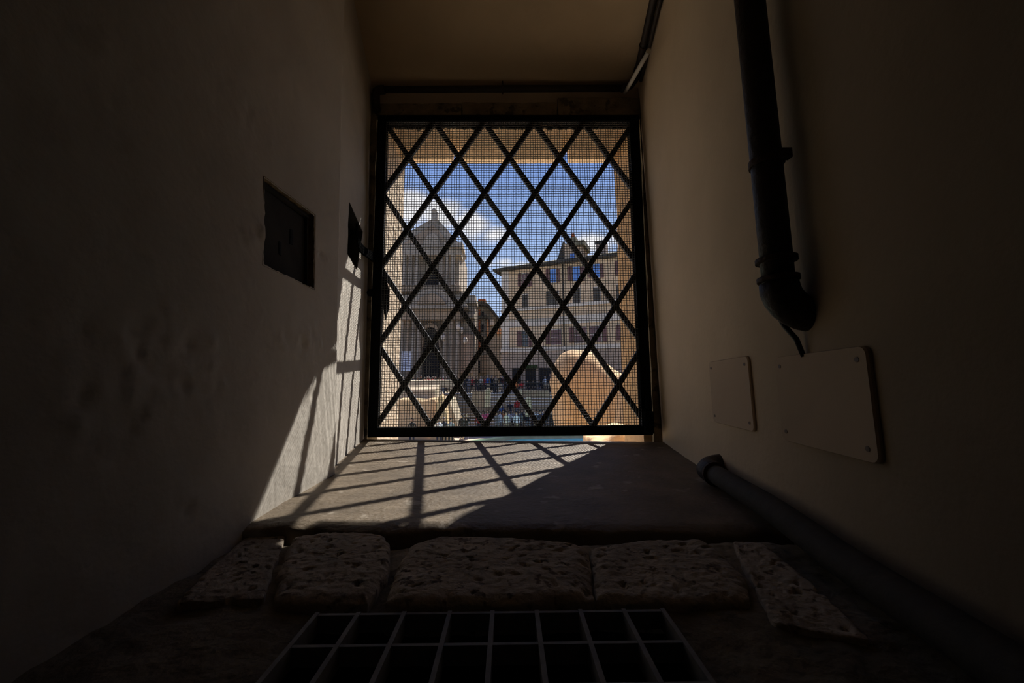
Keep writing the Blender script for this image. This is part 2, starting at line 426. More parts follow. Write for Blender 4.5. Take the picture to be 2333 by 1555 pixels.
# ---- floor grate
gz = FLZ
gr = thing('floor_grate', 'galvanised flat-bar floor grate over the black pit at the bottom', 'grate', ((gx0 + gx1) / 2, gy1, gz))
xsb = [gx0 + .002] + [atZ(px, 1397, gz).x for px in (819, 922, 1025, 1122, 1223, 1323, 1423)] + [gx1 - .002]
for i, x in enumerate(xsb):
    mb = MB(); mb.box(x - .0026, x + .0026, gy0 + .002, gy1, gz - .02, gz + .003)
    mb.build('edge_bar' if i in (0, len(xsb) - 1) else 'bearing_bar', M_grate, gr)
ysb = [gy1 - .003, atZ(1122, 1470, gz).y, atZ(1122, 1470, gz).y - .06, atZ(1122, 1470, gz).y - .12, atZ(1122, 1470, gz).y - .18, gy0 + .005]
for i, y in enumerate(ysb):
    mb = MB(); mb.box(gx0, gx1, y - .0022, y + .0022, gz - .018, gz + .002)
    mb.build('edge_bar' if i in (0, 5) else 'cross_bar', M_grate, gr)

# ---- recess 1 in the left wall with slotted plate
def yz(px, py, pl=PL): p = on_plane(px, py, *pl); return p.y, p.z
def recess_shell(poly, dep, pad, m, name, xf):
    mb = MB(); n = len(poly); cy_ = sum(p[0] for p in poly) / n; cz_ = sum(p[1] for p in poly) / n
    q = [(cy_ + (y - cy_) * (1 + pad), cz_ + (z - cz_) * (1 + pad)) for y, z in poly]
    N_ = 14; ring = []
    for i in range(n):
        for j in range(N_):
            t = j / N_; ring.append((q[i][0] + (q[(i + 1) % n][0] - q[i][0]) * t, q[i][1] + (q[(i + 1) % n][1] - q[i][1]) * t))
    L_ = []
    for kk, dd in enumerate((-.001, dep * .35, dep * .7, dep)):
        row = []
        for (y, z) in ring:
            j_ = .007 * noise.noise(Vector((y * 55, z * 55, kk * 3.0))) * (0 if kk == 0 else 1)
            row.append(Vector((xf(y, z) - dd, y + (y - cy_) * j_ * 6, z + (z - cz_) * j_ * 6)))
        L_.append(row)
    k = 0; mb.v = [p for row in L_ for p in row]; mlen = len(ring)
    for a in range(3):
        for j in range(mlen):
            mb.f.append((a * mlen + j, a * mlen + (j + 1) % mlen, (a + 1) * mlen + (j + 1) % mlen, (a + 1) * mlen + j)); mb.sm.append(False)
    mb.f.append(tuple(3 * mlen + j for j in range(mlen))); mb.sm.append(False)
    return mb
mb = recess_shell(HOLE1, .05, .03, M_broken, 'trim', leftX)
o = struct(mb.build('trim_3', M_broken)); o['label'] = 'broken plaster edge of the square wall recess'
c1 = Vector((leftX(.94, .36) - .03, .94, .36))
pl = thing('recessed_plate', 'square black metal plate with two slots sunk in the left wall', 'wall plate', c1)
def wall_quad(poly, d0, d1):
    """slab following the left wall plane, between depths d0 (front) and d1"""
    mb = MB(); fr = [Vector((leftP1(y, z) - d0, y, z)) for y, z in poly]; bk = [Vector((leftP1(y, z) - d1, y, z)) for y, z in poly]
    n = len(poly); mb.v = fr + bk; mb.f.append(tuple(range(n))); mb.f.append(tuple(range(n, 2 * n))[::-1]); mb.sm = [False, False]
    for i in range(n): mb.f.append((i, n + i, n + (i + 1) % n, (i + 1) % n)); mb.sm.append(False)
    return mb
wall_quad([(.828, .444), (1.050, .456), (1.046, .268), (.826, .268)], .022, .028).build('face_plate', M_box, pl)
for (a, b_, c, d_) in ((656, 661, 549, 582), (680, 686, 521, 558)):
    wall_quad([yz(a, c + 0), yz(b_, c + 3), yz(b_, d_), yz(a, d_ - 3)], .0205, .023).build('slot', M_slot, pl)
wall_quad([(.828, .452), (1.050, .466), (1.050, .459), (.828, .446)], .012, .028).build('rim', M_box, pl)
wall_quad([(1.044, .456), (1.051, .456), (1.048, .268), (1.041, .268)], .014, .028).build('rim', M_box, pl)

# ---- recess 2 (near the grille) with bent stay arm
def stripX(y, z): return leftX(y, z)
mb = recess_shell(HOLE2, .055, .02, M_broken, 'trim', stripX)
o = struct(mb.build('trim_4', M_box)); o['label'] = 'dark lined slot in the left wall beside the grille'

# ---- cover plates on the right wall
def cover_plate(y0, y1, z0, z1, label, th=.006, pm=None):
    cy_, cz_ = (y0 + y1) / 2, (z0 + z1) / 2
    root = thing('cover_plate', label, 'cover plate', (rightX(cy_, cz_), cy_, cz_), 'blank cover plates on the right wall')
    mb = MB(); R_ = .012; pts = []
    for (yy, zz, a0) in ((y1 - R_, z1 - R_, 0), (y0 + R_, z1 - R_, 90), (y0 + R_, z0 + R_, 180), (y1 - R_, z0 + R_, 270)):
        for k_ in range(5):
            a = math.radians(a0 + k_ * 22.5); pts.append((yy + R_ * math.cos(a), zz + R_ * math.sin(a)))
    n = len(pts)
    rings = [(1.0, -.004), (1.0, th * .6), (.985, th), ]
    for sc2, d_ in rings:
        for (y, z) in pts:
            yy = cy_ + (y - cy_) * sc2; zz = cz_ + (z - cz_) * sc2; mb.v.append(Vector((rightX(yy, zz) - d_, yy, zz)))
    for a in range(2):
        for j in range(n): mb.f.append((a * n + j, a * n + (j + 1) % n, (a + 1) * n + (j + 1) % n, (a + 1) * n + j)); mb.sm.append(False)
    mb.f.append(tuple(2 * n + j for j in range(n))); mb.sm.append(False)
    mb.build('face', pm or M_plate, root)
    i_ = .018
    for yy in (y0 + i_, y1 - i_):
        for zz in (z0 + i_, z1 - i_):
            q = Vector((rightX(yy, zz) - th, yy, zz)); mb = MB()
            mb.tube([q + Vector((.003, 0, 0)), q - Vector((.0012, 0, 0))], .0036, 10); mb.build('screw', M_screw, root)
    return root
cover_plate(.873, 1.122, -.104, .062, 'smaller square cover plate on the right wall, nearer the grille')
cover_plate(.520, .757, -.105, .050, 'larger square cover plate on the right wall, below the vertical pipe', .0075, mat('cover_paint_falloff', (.46, .355, .245), .85, .08, 4.0, .05, 60, spec=.1))  # larger plate: darker colour follows the light falloff painted on the wall

# ---- vertical pipe with elbow on the right wall
yp = .655; off = .040
def wp(y, z, d_): return Vector((rightX(y, z) - d_, y, z))
vp = thing('drain_pipe', 'dark rusty vertical pipe on the right wall ending in an elbow', 'pipe', wp(yp, .10, .03))
MB().tube([wp(yp, z, off) for z in lin(.17, 1.40, 10)], .0245, 18).build('pipe_run', M_pipe, vp)
arc = [wp(yp, .17, off)] + [wp(yp, .165 - .05 * math.sin(a), off - .055 * (1 - math.cos(a))) for a in [math.radians(q) for q in (10, 25, 40, 55, 70, 85)]] + [wp(yp - .002, .112, -.02)]
MB().tube(arc, [.029, .030, .030, .030, .030, .030, .030, .030], 18).build('elbow', M_pipe, vp)
for z in (.172, .205): MB().tube([wp(yp, z, off), wp(yp, z + .008, off)], .0315, 18).build('collar', M_pipeb, vp)
cl = MB(); cl.tube([wp(yp, .378, off), wp(yp, .390, off)], .0275, 18); cl.box(*(lambda p: (p.x + .004, p.x + .022, p.y - .034, p.y - .022, p.z - .008, p.z + .008))(wp(yp, .384, off)))
cl.build('clamp', M_pipeb, vp)
cb = MB()
cp_ = [wp(yp + .033, .42, off - .002), wp(yp + .035, .34, off - .002), wp(yp + .038, .26, off - .004), wp(yp + .033, .20, off - .004), wp(yp + .034, .165, off - .006), wp(yp + .032, .13, off - .006), wp(yp + .022, .10, .026), wp(yp + .012, .075, .013), wp(yp + .008, .045, .006)]
cb.tube(cp_, [.003, .003, .003, .003, .003, .004, .0045, .0045, .004], 10)
tag(cb.build('cable', M_cable), 'black cable hanging beside the vertical pipe down to the larger plate', 'cable')

# ---- floor pipe on the right
fpz = lambda x, y: (sillZ(x, y) if y > .79 else FLZ) + .030
ax = lambda y: rightX(y, -.25) - .040
fp = thing('floor_pipe', 'grey pipe lying along the foot of the right wall', 'pipe', (ax(.9), .9, sillZ(ax(.9), .9)))
run = [Vector((ax(y), y, -.228 if y > .75 else -.228 - .013 * min(1, (.75 - y) / .2))) for y in lin(1.055, -.6, 24)]
MB().tube(run, .0235, 18).build('pipe_run', M_pipeg, fp)
el = [Vector((ax(1.04), 1.04, -.228)), Vector((ax(1.06), 1.065, -.228)), Vector((ax(1.08), 1.088, -.227)), Vector((ax(1.09) + .012, 1.104, -.225)), Vector((ax(1.1) + .030, 1.112, -.222)), Vector((ax(1.1) + .070, 1.114, -.218))]
MB().tube(el, [.028, .029, .030, .030, .030, .030], 18).build('elbow', M_pipe, fp)
MB().tube([Vector((ax(1.035), 1.035, -.228)), Vector((ax(1.045), 1.045, -.228))], .031, 18).build('collar', M_pipeb, fp)

# ---- pipe above the grille
pz = 1.419; py_ = 1.772
hp = thing('ceiling_pipe', 'dark thin pipe running above the grille and along the right ceiling edge', 'pipe', (0, py_, pz))
xl, xr = at(866, 216, py_).x, at(1432, 208, py_).x
MB().tube([(xl, py_, pz - .004), (0, py_, pz), (xr - .03, py_, pz + .003)], .0155, 14).build('pipe_run', M_pipe, hp)
MB().tube([(xl + .02, py_, pz - .004), (xl - .006, py_, pz - .006), (xl - .018, py_, pz - .016), (xl - .022, py_, pz - .034), (xl - .022, py_ + .01, pz - .08), (xl - .022, py_ + .07, pz - .10)], .020, 14).build('elbow', M_pipe, hp)
def rp(y): return Vector((rightX(y, 1.40) - .030, y, min(ceilZ(rightX(y, 1.4), y) - .024, 1.43)))
MB().tube([(xr - .035, py_, pz + .003), (xr - .012, py_ - .004, pz + .003), (xr + .004, py_ - .02, pz + .004), rp(1.71), rp(1.66)], .0185, 14).build('elbow', M_pipe, hp)
MB().tube([rp(y) for y in lin(1.67, -.6, 20)], .0155, 14).build('pipe_run', M_pipe, hp)
xc = at(1145, 212, py_).x
MB().tube([(xc - .004, py_, pz), (xc + .004, py_, pz)], .0185, 14).box(xc - .003, xc + .003, py_ - .003, py_ + .003, pz - .026, pz + .04).build('clamp', M_pipeb, hp)
MB().tube([rp(1.53) + Vector((-.0, .004, 0)), rp(1.53) - Vector((0, .004, 0))], .0185, 14).build('clamp', M_pipeb, hp)
p2 = MB(); p2.tube([rp(y) + Vector((.018, 0, -.028)) for y in lin(1.70, -.6, 12)], .0075, 10)
tag(p2.build('conduit', M_pipe), 'slim dark conduit beside the pipe on the right ceiling edge', 'pipe')
a_, b_ = at(1424, 211, 1.745), at(1478, 118, 1.56)
b_ = Vector((rightX(1.50, 1.36) - .055, 1.50, 1.372)); b_ = on_plane(1478, 116, Vector((1, -.154, 0)), .683 - .154 * 1.8 - .033 - .055)
dd = MB(); dd.tube([a_, b_], .0085, 12)
tag(dd.build('cable_duct', M_white), 'short pale tube leaning across the pipe bend at top right', 'tube')

# ---- stone surround and outer wall (opening at the far end of the niche)
Y0, Y1 = 1.832, 2.0
OL, OR_, OT = -.545, .571, 1.203
def jag(a, b_, n, amp, s):
    return [Vector(a).lerp(Vector(b_), i / n) + Vector((amp * noise.noise(Vector((i * .9, s, 0))), 0, 0)) for i in range(n + 1)]
ow = MB()
# left block with slanting inner reveal
nz = 40
def col(xi, xo, z): return xi, xo
zs = lin(-1.2, 2.4, 90)
def jambs(sign):
    mb = MB(); rows = []
    for z in zs:
        j1 = .006 * noise.noise(Vector((0, z * 6, sign))) + .004 * noise.noise(Vector((0, z * 22, sign)))
        j2 = .007 * noise.noise(Vector((3, z * 5, sign))) + .004 * noise.noise(Vector((5, z * 20, sign)))
        if sign < 0: rows.append([Vector((-3.0, Y0, z)), Vector((-.592 + j1, Y0, z)), Vector((-.570 + (j1 + j2) / 2, 1.92, z)), Vector((OL + j2, Y1, z)), Vector((-3.0, Y1, z))])
        else: rows.append([Vector((3.0, Y0, z)), Vector((.612 + j1, Y0, z)), Vector((.592 + (j1 + j2) / 2, 1.92, z)), Vector((OR_ + j2, Y1, z)), Vector((3.0, Y1, z))])
    for i in range(len(rows) - 1):
        for j in range(4): mb.poly([rows[i][j], rows[i][j + 1], rows[i + 1][j + 1], rows[i + 1][j]])
    mb.poly(rows[0]); mb.poly(rows[-1]); return mb
struct(jambs(-1).build('wall_outer_left', M_outer)); struct(jambs(1).build('wall_outer_right', M_outerO))  # right jamb: shade and rock bounce are put into its ochre colour
# head: soffit + notched lip
lip = []
def L3(px, py): p = at(px, py, 1.957); return (p.x, p.z)
cont = [(860, 372), (905, 372), (912, 352), (926, 360), (940, 360), (1030, 360), (1033, 336), (1049, 334), (1053, 361), (1160, 362), (1277, 361), (1281, 336), (1294, 334), (1297, 361), (1397, 360), (1404, 356), (1418, 345), (1424, 372), (1475, 372)]
pts = [L3(*p) for p in cont]
def zc(x):
    for (xa, za), (xb, zb_) in zip(pts, pts[1:]):
        if xa <= x <= xb: return za + (zb_ - za) * (x - xa) / max(1e-6, xb - xa)
    return pts[0][1] if x < pts[0][0] else pts[-1][1]
mb = MB(); n = 420
xs2 = lin(-.72, .72, n); rows_ = []
for x in xs2:
    z_ = zc(x) + .002 * noise.noise(Vector((x * 20, 0, 3)))
    zf = 1.285 + .010 * noise.noise(Vector((x * 7, 1, 0))) + .006 * noise.noise(Vector((x * 24, 1, 0)))
    rows_.append([Vector((x, 1.845, 2.4)), Vector((x, 1.845, zf)), Vector((x, 1.90, zf + (z_ - zf) * .45 + .004 * noise.noise(Vector((x * 30, 2, 0))))), Vector((x, 1.965, z_)), Vector((x, 2.004, z_)), Vector((x, 2.004, 2.4))])
for i in range(n):
    for j in range(5): mb.poly([rows_[i][j], rows_[i + 1][j], rows_[i + 1][j + 1], rows_[i][j + 1]])
o = struct(mb.build('wall_outer_head', M_head)); o['label'] = 'notched beige stone head of the outer opening'
fr_ = MB(); n = 150  # dark ragged strip along the front edge of the stone head
M_fringe = mat('dark_fringe', (.012, .011, .008), .95, .4, 30)
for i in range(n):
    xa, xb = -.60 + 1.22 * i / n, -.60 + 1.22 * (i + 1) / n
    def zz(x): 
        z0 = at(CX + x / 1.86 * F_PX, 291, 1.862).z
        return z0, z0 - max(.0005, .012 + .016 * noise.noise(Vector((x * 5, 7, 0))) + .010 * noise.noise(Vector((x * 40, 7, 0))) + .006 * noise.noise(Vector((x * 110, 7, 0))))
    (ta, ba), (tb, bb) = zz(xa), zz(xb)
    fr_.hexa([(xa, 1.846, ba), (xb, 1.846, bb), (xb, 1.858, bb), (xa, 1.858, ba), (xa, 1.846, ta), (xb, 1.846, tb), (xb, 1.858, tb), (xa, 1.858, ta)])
o = struct(fr_.build('trim_12', M_fringe)); o['label'] = 'dark ragged fringe under the stone head'
mb = MB(); edge = [(-1.2, 1.59), (-.6, 1.597), (-.01, 1.594), (.02, 1.548), (.165, 1.548), (.205, 1.585), (.235, 1.603), (.274, 1.622), (.317, 1.648), (.36, 1.664), (.40, 1.675), (.47, 1.69), (.55, 1.75), (.50, 1.85), (-1.2, 1.85)]  # added unseen ledge, its edge shaped to cut sun off the left wall
mb.prism([Vector((x, 2.0, z)) for x, z in edge], (0, .40, 0)); o = struct(mb.build('trim_added_ledge', M_outer)); o['label'] = 'unseen stone ledge added above the opening to cut the sunlight'
mb = MB(); mb.box(-3, 3, 1.82, 2.0, -4.2, -.36); struct(mb.build('wall_outer_base', M_outer))
# inner end wall: plaster band over the lintel, stone strips beside the frame
mb = MB(); mb.box(-.75, .75, 1.815, 1.845, 1.362, 1.75); struct(mb.build('wall_end', mat('end_wall_plaster', (.62, .5, .37), .92, .1, 4.0, .15, 60, spec=.1)))
def rough_strip(name, x0, x1, z0, z1, y0, y1, m, label, seed, vertical):
    mb = MB(); n = 30
    if vertical:
        A = lin(z0, z1, n); R0 = [(x0 + .006 * noise.noise(Vector((z * 9, seed, 0))) + .003 * noise.noise(Vector((z * 40, seed, 0))), z) for z in A]; R1 = [(x1 + .006 * noise.noise(Vector((z * 9, seed + 5, 0))), z) for z in A]
    else:
        A = lin(x0, x1, n); R0 = [(x, z0) for x in A]; R1 = [(x, z1 + .006 * noise.noise(Vector((x * 8, seed, 0))) + .003 * noise.noise(Vector((x * 40, seed, 0)))) for x in A]
    for i in range(n):
        a, b2, c, d2 = R0[i], R0[i + 1], R1[i + 1], R1[i]
        mb.hexa([(p[0], y0, p[1]) for p in (a, b2, c, d2)] + [(p[0], y1, p[1]) for p in (a, b2, c, d2)])
    o = struct(mb.build(name, m)); o['label'] = label; return o
zl_ = 1.283
x1a, x1b = at(1052, 250, 1.80).x, at(1270, 250, 1.80).x
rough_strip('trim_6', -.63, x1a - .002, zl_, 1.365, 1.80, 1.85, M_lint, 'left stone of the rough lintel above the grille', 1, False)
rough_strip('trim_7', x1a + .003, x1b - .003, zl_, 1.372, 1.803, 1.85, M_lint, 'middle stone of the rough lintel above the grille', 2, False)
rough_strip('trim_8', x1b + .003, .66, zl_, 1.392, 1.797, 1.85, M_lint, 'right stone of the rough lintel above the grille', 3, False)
rough_strip('trim_9', -.66, -.628, -.26, 1.37, 1.805, 1.85, M_lint, 'rough stone strip left of the grille', 4, True)
rough_strip('trim_10', .648, .70, -.26, 1.37, 1.805, 1.85, M_lint, 'rough stone strip right of the grille', 5, True)

# ================================================================== THE GRILLE
FX0, FX1, FZ0, FZ1 = -.616, .633, -.220, 1.286
gg = thing('window_grille', 'black iron window grille of crossed bars backed with wire mesh', 'grille', (0, 1.8, FZ0))
Yf0, Yf1 = 1.772, 1.811
def rail(x0, x1, z0, z1, y0=Yf0, y1=Yf1): return MB().box(x0, x1, y0, y1, z0, z1).build('frame_rail', M_iron, gg, bevel=.003)
rail(FX0, FX0 + .042, FZ0, FZ1); rail(FX1 - .047, FX1, FZ0, FZ1)
rail(FX0 + .042, FX1 - .047, FZ1 - .030, FZ1); rail(FX0 + .042, FX1 - .047, FZ0, FZ0 + .040)
IX0, IX1, IZ0, IZ1 = FX0 + .037, FX1 - .042, FZ0 + .036, FZ1 - .025
NX, NZ, HA, HB = .01377, .36249, .11995, .17992
for fam, yb in ((1, 1.788), (-1, 1.8035)):
    sl = HB / HA * fam
    for k_ in range(-9, 10):
        xk = NX + 2 * HA * k_                       # x where the bar crosses Z = NZ
        cand = []
        for X in (IX0, IX1):
            Z = NZ + (X - xk) * sl
            if IZ0 <= Z <= IZ1: cand.append(Vector((X, yb, Z)))
        for Z in (IZ0, IZ1):
            X = xk + (Z - NZ) / sl
            if IX0 < X < IX1: cand.append(Vector((X, yb, Z)))
        if len(cand) < 2 or (cand[0] - cand[1]).length < .06: continue
        a, b2 = cand[0], cand[1]; t = (b2 - a).normalized()
        MB().bar(a, b2, Vector((0, 1, 0)).cross(t), (0, 1, 0), .0115, .0072).build('lattice_bar', M_bar, gg)
# woven wire mesh (camera side of the bars)
P_ = .0116; wr = .0011; ym = 1.7765; ov = .0008
wx = []; x = IX0 - .006
while x < IX1 + .006: wx.append(x); x += P_
wz = []; z = IZ0 - .004
while z < IZ1 + .004: wz.append(z); z += P_
mb = MB()
def wire(pts, ux):
    k = len(mb.v)
    for p in pts:
        for (a, c) in ((-1, -1), (1, -1), (1, 1), (-1, 1)): mb.v.append(Vector((p[0] + (a * wr if ux else 0), p[1] + c * wr, p[2] + (0 if ux else a * wr))))
    for i in range(len(pts) - 1):
        for j in range(4):
            mb.f.append((k + i * 4 + j, k + i * 4 + (j + 1) % 4, k + i * 4 + 4 + (j + 1) % 4, k + i * 4 + 4 + j)); mb.sm.append(True)
for i, x in enumerate(wx):
    jx = random.gauss(0, .0005)
    wire([(x + jx + .0006 * math.sin(z_ * 9 + i), ym + (ov if (i + j) % 2 else -ov), z_) for j, z_ in enumerate(wz)], True)
for j, z_ in enumerate(wz):
    jz = random.gauss(0, .0006)
    wire([(x, ym + (-ov if (i + j) % 2 else ov), z_ + jz + .0007 * math.sin(x * 8 + j)) for i, x in enumerate(wx)], False)
wm = mb.build('wire_mesh', M_wire, gg, normals=False); wm['kind'] = 'stuff'
# hardware
MB().box(FX0 - .012, FX0 + .006, 1.752, 1.774, .405, .435).ball((FX0 - .004, 1.765, .420), .016).build('hinge_knuckle', M_iron, gg)
mb = MB(); mb.box(FX1 - .042, FX1 - .004, 1.742, 1.772, -.21, -.115); mb.tube([(FX1 - .022, 1.752, -.105), (FX1 - .022, 1.752, -.045)], .014, 12)
mb.build('hinge_block', M_iron, gg, bevel=.004)
mb = MB(); mb.prism([(FX0 + .052, 1.790, .50), (FX0 + .070, 1.790, .44), (FX0 + .072, 1.790, .36), (FX0 + .058, 1.790, .30), (FX0 + .046, 1.790, .36), (FX0 + .044, 1.790, .50)], (0, .012, 0))
mb.build('latch_plate', M_iron, gg)
# bent stay arm between the slot and the frame
h2 = Vector((stripX(HOLE2[1][0] - .03, .45), HOLE2[1][0] - .03, .45))
pa = [at(812, 520, 1.53), at(815, 545, 1.545), at(820, 562, 1.57), at(828, 571, 1.61), at(838, 577, 1.665), at(851, 586, 1.755)]
ar = MB(); w_ = [.022, .021, .019, .018, .018, .021]
k = 0
for i, p in enumerate(pa):
    ar.v += [p + Vector((-.004, 0, -w_[i])), p + Vector((.004, 0, -w_[i])), p + Vector((.004, 0, w_[i])), p + Vector((-.004, 0, w_[i]))]
for i in range(len(pa) - 1):
    for j in range(4): ar.f.append((i * 4 + j, i * 4 + (j + 1) % 4, i * 4 + 4 + (j + 1) % 4, i * 4 + 4 + j)); ar.sm.append(False)
ar.f += [(3, 2, 1, 0), tuple(len(pa) * 4 - 4 + j for j in range(4))]; ar.sm += [False, False]
arm = ar.build('stay_arm', M_iron); tag(arm, 'curved black iron stay arm between wall slot and grille frame', 'latch')

# ================================================================== OUTSIDE
GZ = -3.75
# water, pavement, street, steps
A_, B_ = atZ(1078, 1004, GZ), atZ(1172, 992.5, GZ)
d_ = (B_ - A_).normalized()
far = 31.0
mb = MB(); mb.poly([(-12.5, 17.0, GZ - .25), (6.4, 17.0, GZ - .25), (6.4, 32, GZ - .25), (-12.5, 32, GZ - .25)])
wt = mb.build('fountain_water', M_water); tag(wt, 'turquoise water of the fountain basin below the window', 'water', kind='stuff')
rb = MB(); rb.box(-30, 30, 2.0, 17.2, -4.6, GZ - .1); struct(rb.build('floor_rock_bounce', M_outer)); pav = MB(); E0 = Vector((A_.x - .3, 17.3, GZ)); E1 = B_ + d_ * 2.2  # rock base: unseen ground, added to bounce warm light into the niche
rimw = Vector((d_.y, -d_.x, 0))
e2 = Vector((8.5, B_.y + .5, GZ))
poly = [E0, A_, B_, e2, Vector((45, e2.y + 2, GZ)), Vector((45, 40, GZ)), Vector((-45, 40, GZ)), Vector((-45, E0.y, GZ))]
pav.prism(poly, (0, 0, -.6)); struct(pav.build('floor_pavement', M_pave))
mb = MB()
for a, b2 in ((A_ - d_ * .6, A_), (A_, B_), (B_, e2)):
    t = (b2 - a).normalized(); mb.bar(a + Vector((0, 0, .04)), b2 + Vector((0, 0, .04)), (t.y, -t.x, 0), (0, 0, 1), .18, .06)
tag(mb.build('basin_rim', M_block), 'white stone rim curving along the turquoise basin', 'rim')
SZ_ = -.75
nose = MB(); st = MB(); n = 13; ys0, ys1 = 33.0, 38.2
for i in range(n):
    y = ys0 + (ys1 - ys0) * i / n; z = GZ + (SZ_ - GZ) * (i + 1) / n
    st.box(-4.6, 6.5, y, ys1 + .6, z - (SZ_ - GZ) / n, z)
    nose.box(-4.6, 6.5, y - .035, y + .16, z - .03, z + .022)
struct(st.build('stone_steps', M_step)); o = struct(nose.build('trim_11', mat('white_marble_nosing', (.88, .80, .66), .7, .12, 2.0))); o['label'] = 'white marble nosings along the edges of the steps'; bpy.data.objects['stone_steps']['label'] = 'wide stone steps rising from basin to street'
mb = MB(); mb.box(-60, 60, 38.7, 130, -4.2, SZ_); struct(mb.build('floor_street', M_pave))
mb = MB(); mb.box(-60, -4.6, 35.0, 38.8, -4.2, SZ_); mb.box(6.5, 60, 33.6, 38.8, -4.2, SZ_); struct(mb.build('wall_terrace', M_block2))

# ---- rocks and blocks in the foreground
def rock(name, outline, yf, yb, inset, m, label, cat='rock', seed=1, amp=.05, res=26, top=0.0, bottom=None):
    """boulder: silhouette (px) swept from an inset front face back to the full outline and beyond"""
    pts = []
    n = len(outline)
    for i in range(n):
        a, b2 = outline[i], outline[(i + 1) % n]; kk = max(2, int(math.hypot(a[0] - b2[0], a[1] - b2[1]) / 12))
        for j in range(kk): t = j / kk; pts.append((a[0] + (b2[0] - a[0]) * t, a[1] + (b2[1] - a[1]) * t))
    full = [at(x, y, yb) for x, y in pts]
    c = sum(full, Vector()) / len(full)
    rings = []
    prof = [(.0, yf), (.35, yf), (.62, yf + (yb - yf) * .04), (.80, yf + (yb - yf) * .12), (1 - inset, yf + (yb - yf) * .28), (1 - inset * .35, yf + (yb - yf) * .6), (1.0, yb), (1.0, yb + (yb - yf) * .8), (.8, yb + (yb - yf) * 1.3)]
    v = []; f = []; m_ = len(full)
    for (t, Y) in prof:
        for p in full:
            q = Vector((c.x + (p.x - c.x) * t, Y, c.z + (p.z - c.z) * t))
            k_ = Y / yb if Y < yb else 1
            q = Vector((q.x * k_ if Y < yb else q.x, Y, q.z * k_ if Y < yb else q.z))
            nn = fbm(q * 1.3 + Vector((seed, 0, 0))) * amp
            q += Vector((nn * .5, nn * 1.6, nn * .5)); v.append(q)
    for i in range(len(prof) - 1):
        for j in range(m_): f.append((i * m_ + j, i * m_ + (j + 1) % m_, (i + 1) * m_ + (j + 1) % m_, (i + 1) * m_ + j))
    mb = MB(); mb.v = v; mb.f = f; mb.sm = [True] * len(f)
    o = mb.build(name, m); return tag(o, label, cat)
bo = rock('boulder', [(1290, 988), (1274, 978), (1270, 960), (1268, 905), (1262, 868), (1268, 832), (1288, 800), (1305, 795), (1345, 800), (1376, 824), (1400, 842), (1421, 854), (1434, 900), (1442, 975), (1430, 990)],
     5.6, 6.4, .12, M_rock, 'big rounded orange travertine boulder right of centre, top edge sunlit', seed=2, amp=.10)
st_ = rock('stem', [(1358, 1470), (1352, 1010), (1366, 960), (1420, 960), (1436, 1010), (1446, 1470)], 5.75, 6.3, .06, M_rock, None, None, seed=4, amp=.05); st_.parent = bo
rock('boulder', [(1410, 1740), (1412, 980), (1424, 900), (1432, 858), (1448, 846), (1490, 846), (1560, 900), (1570, 1740)],
     3.9, 4.25, .045, M_rock, 'ochre boulder cut off by the right edge of the grille', seed=5, amp=.08)
rock('boulder', [(1335, 2100), (1344, 1000), (1354, 995), (1368, 997), (1385, 990), (1400, 975), (1420, 968), (1500, 985), (1520, 2100)],
     2.75, 3.1, .04, M_outerO, 'low ochre rock just outside the sill, lower right', seed=8, amp=.02)
def block(name, px, Y, dep, m, label, cat='stone block', topshift=(0, 0)):
    """faceted stone: front face from image outline at depth Y, top runs back"""
    zmin = GZ if Y > 22 else -4.05
    fr = [at(x, y, Y) for x, y in px]; fr = [Vector((p.x, p.y, max(p.z, zmin))) for p in fr]; mb = MB(); mb.prism(fr, (topshift[0], dep, topshift[1])); o = mb.build(name, m, bevel=.02); return tag(o, label, cat)
def bp(px, py, Y): return at(px, py, Y)
# left group of basin stones (built at their distances)
block('stone_block', [(903, 1060), (904, 912), (930, 912), (962, 914), (990, 910), (1000, 930), (992, 990), (985, 1060)], 27.9, 1.3, M_block2, 'big honey coloured travertine block at the lower left of the view', topshift=(.1, .16))
block('stone_block', [(975, 1060), (985, 985), (992, 935), (998, 905), (1003, 898), (1008, 903), (1016, 940), (1024, 985), (1030, 1060)], 27.0, .6, M_block2, 'steep pointed stone block beside the honey coloured block', topshift=(.1, .05))
block('stone_block', [(1003, 1060), (1008, 905), (1013, 905), (1024, 911), (1040, 960), (1046, 1060)], 29.9, 1.3, M_block, 'brownish sloped stone right of the pointed block', topshift=(.3, .15))
block('stone_ledge', [(900, 1060), (900, 889), (992, 887), (993, 1060)], 29.6, 2.0, M_block, 'long pale sunlit ledge behind the honey coloured block', 'ledge', topshift=(0, .35))
block('stone_ledge', [(905, 882), (905, 868), (1038, 866), (1044, 874), (1044, 882)], 34.2, .75, M_block, 'upper pale parapet in front of the crowd at left', 'ledge', topshift=(0, .1))
for a, b2 in ((918, 930), (968, 980), (1024, 1034)):
    block('stone_pier', [(a, 1060), (a, 883), (b2, 883), (b2, 1060)], 34.25, .5, M_block, {918: 'left', 968: 'middle', 1024: 'right'}[a] + ' pale pier under the upper parapet', 'pier')

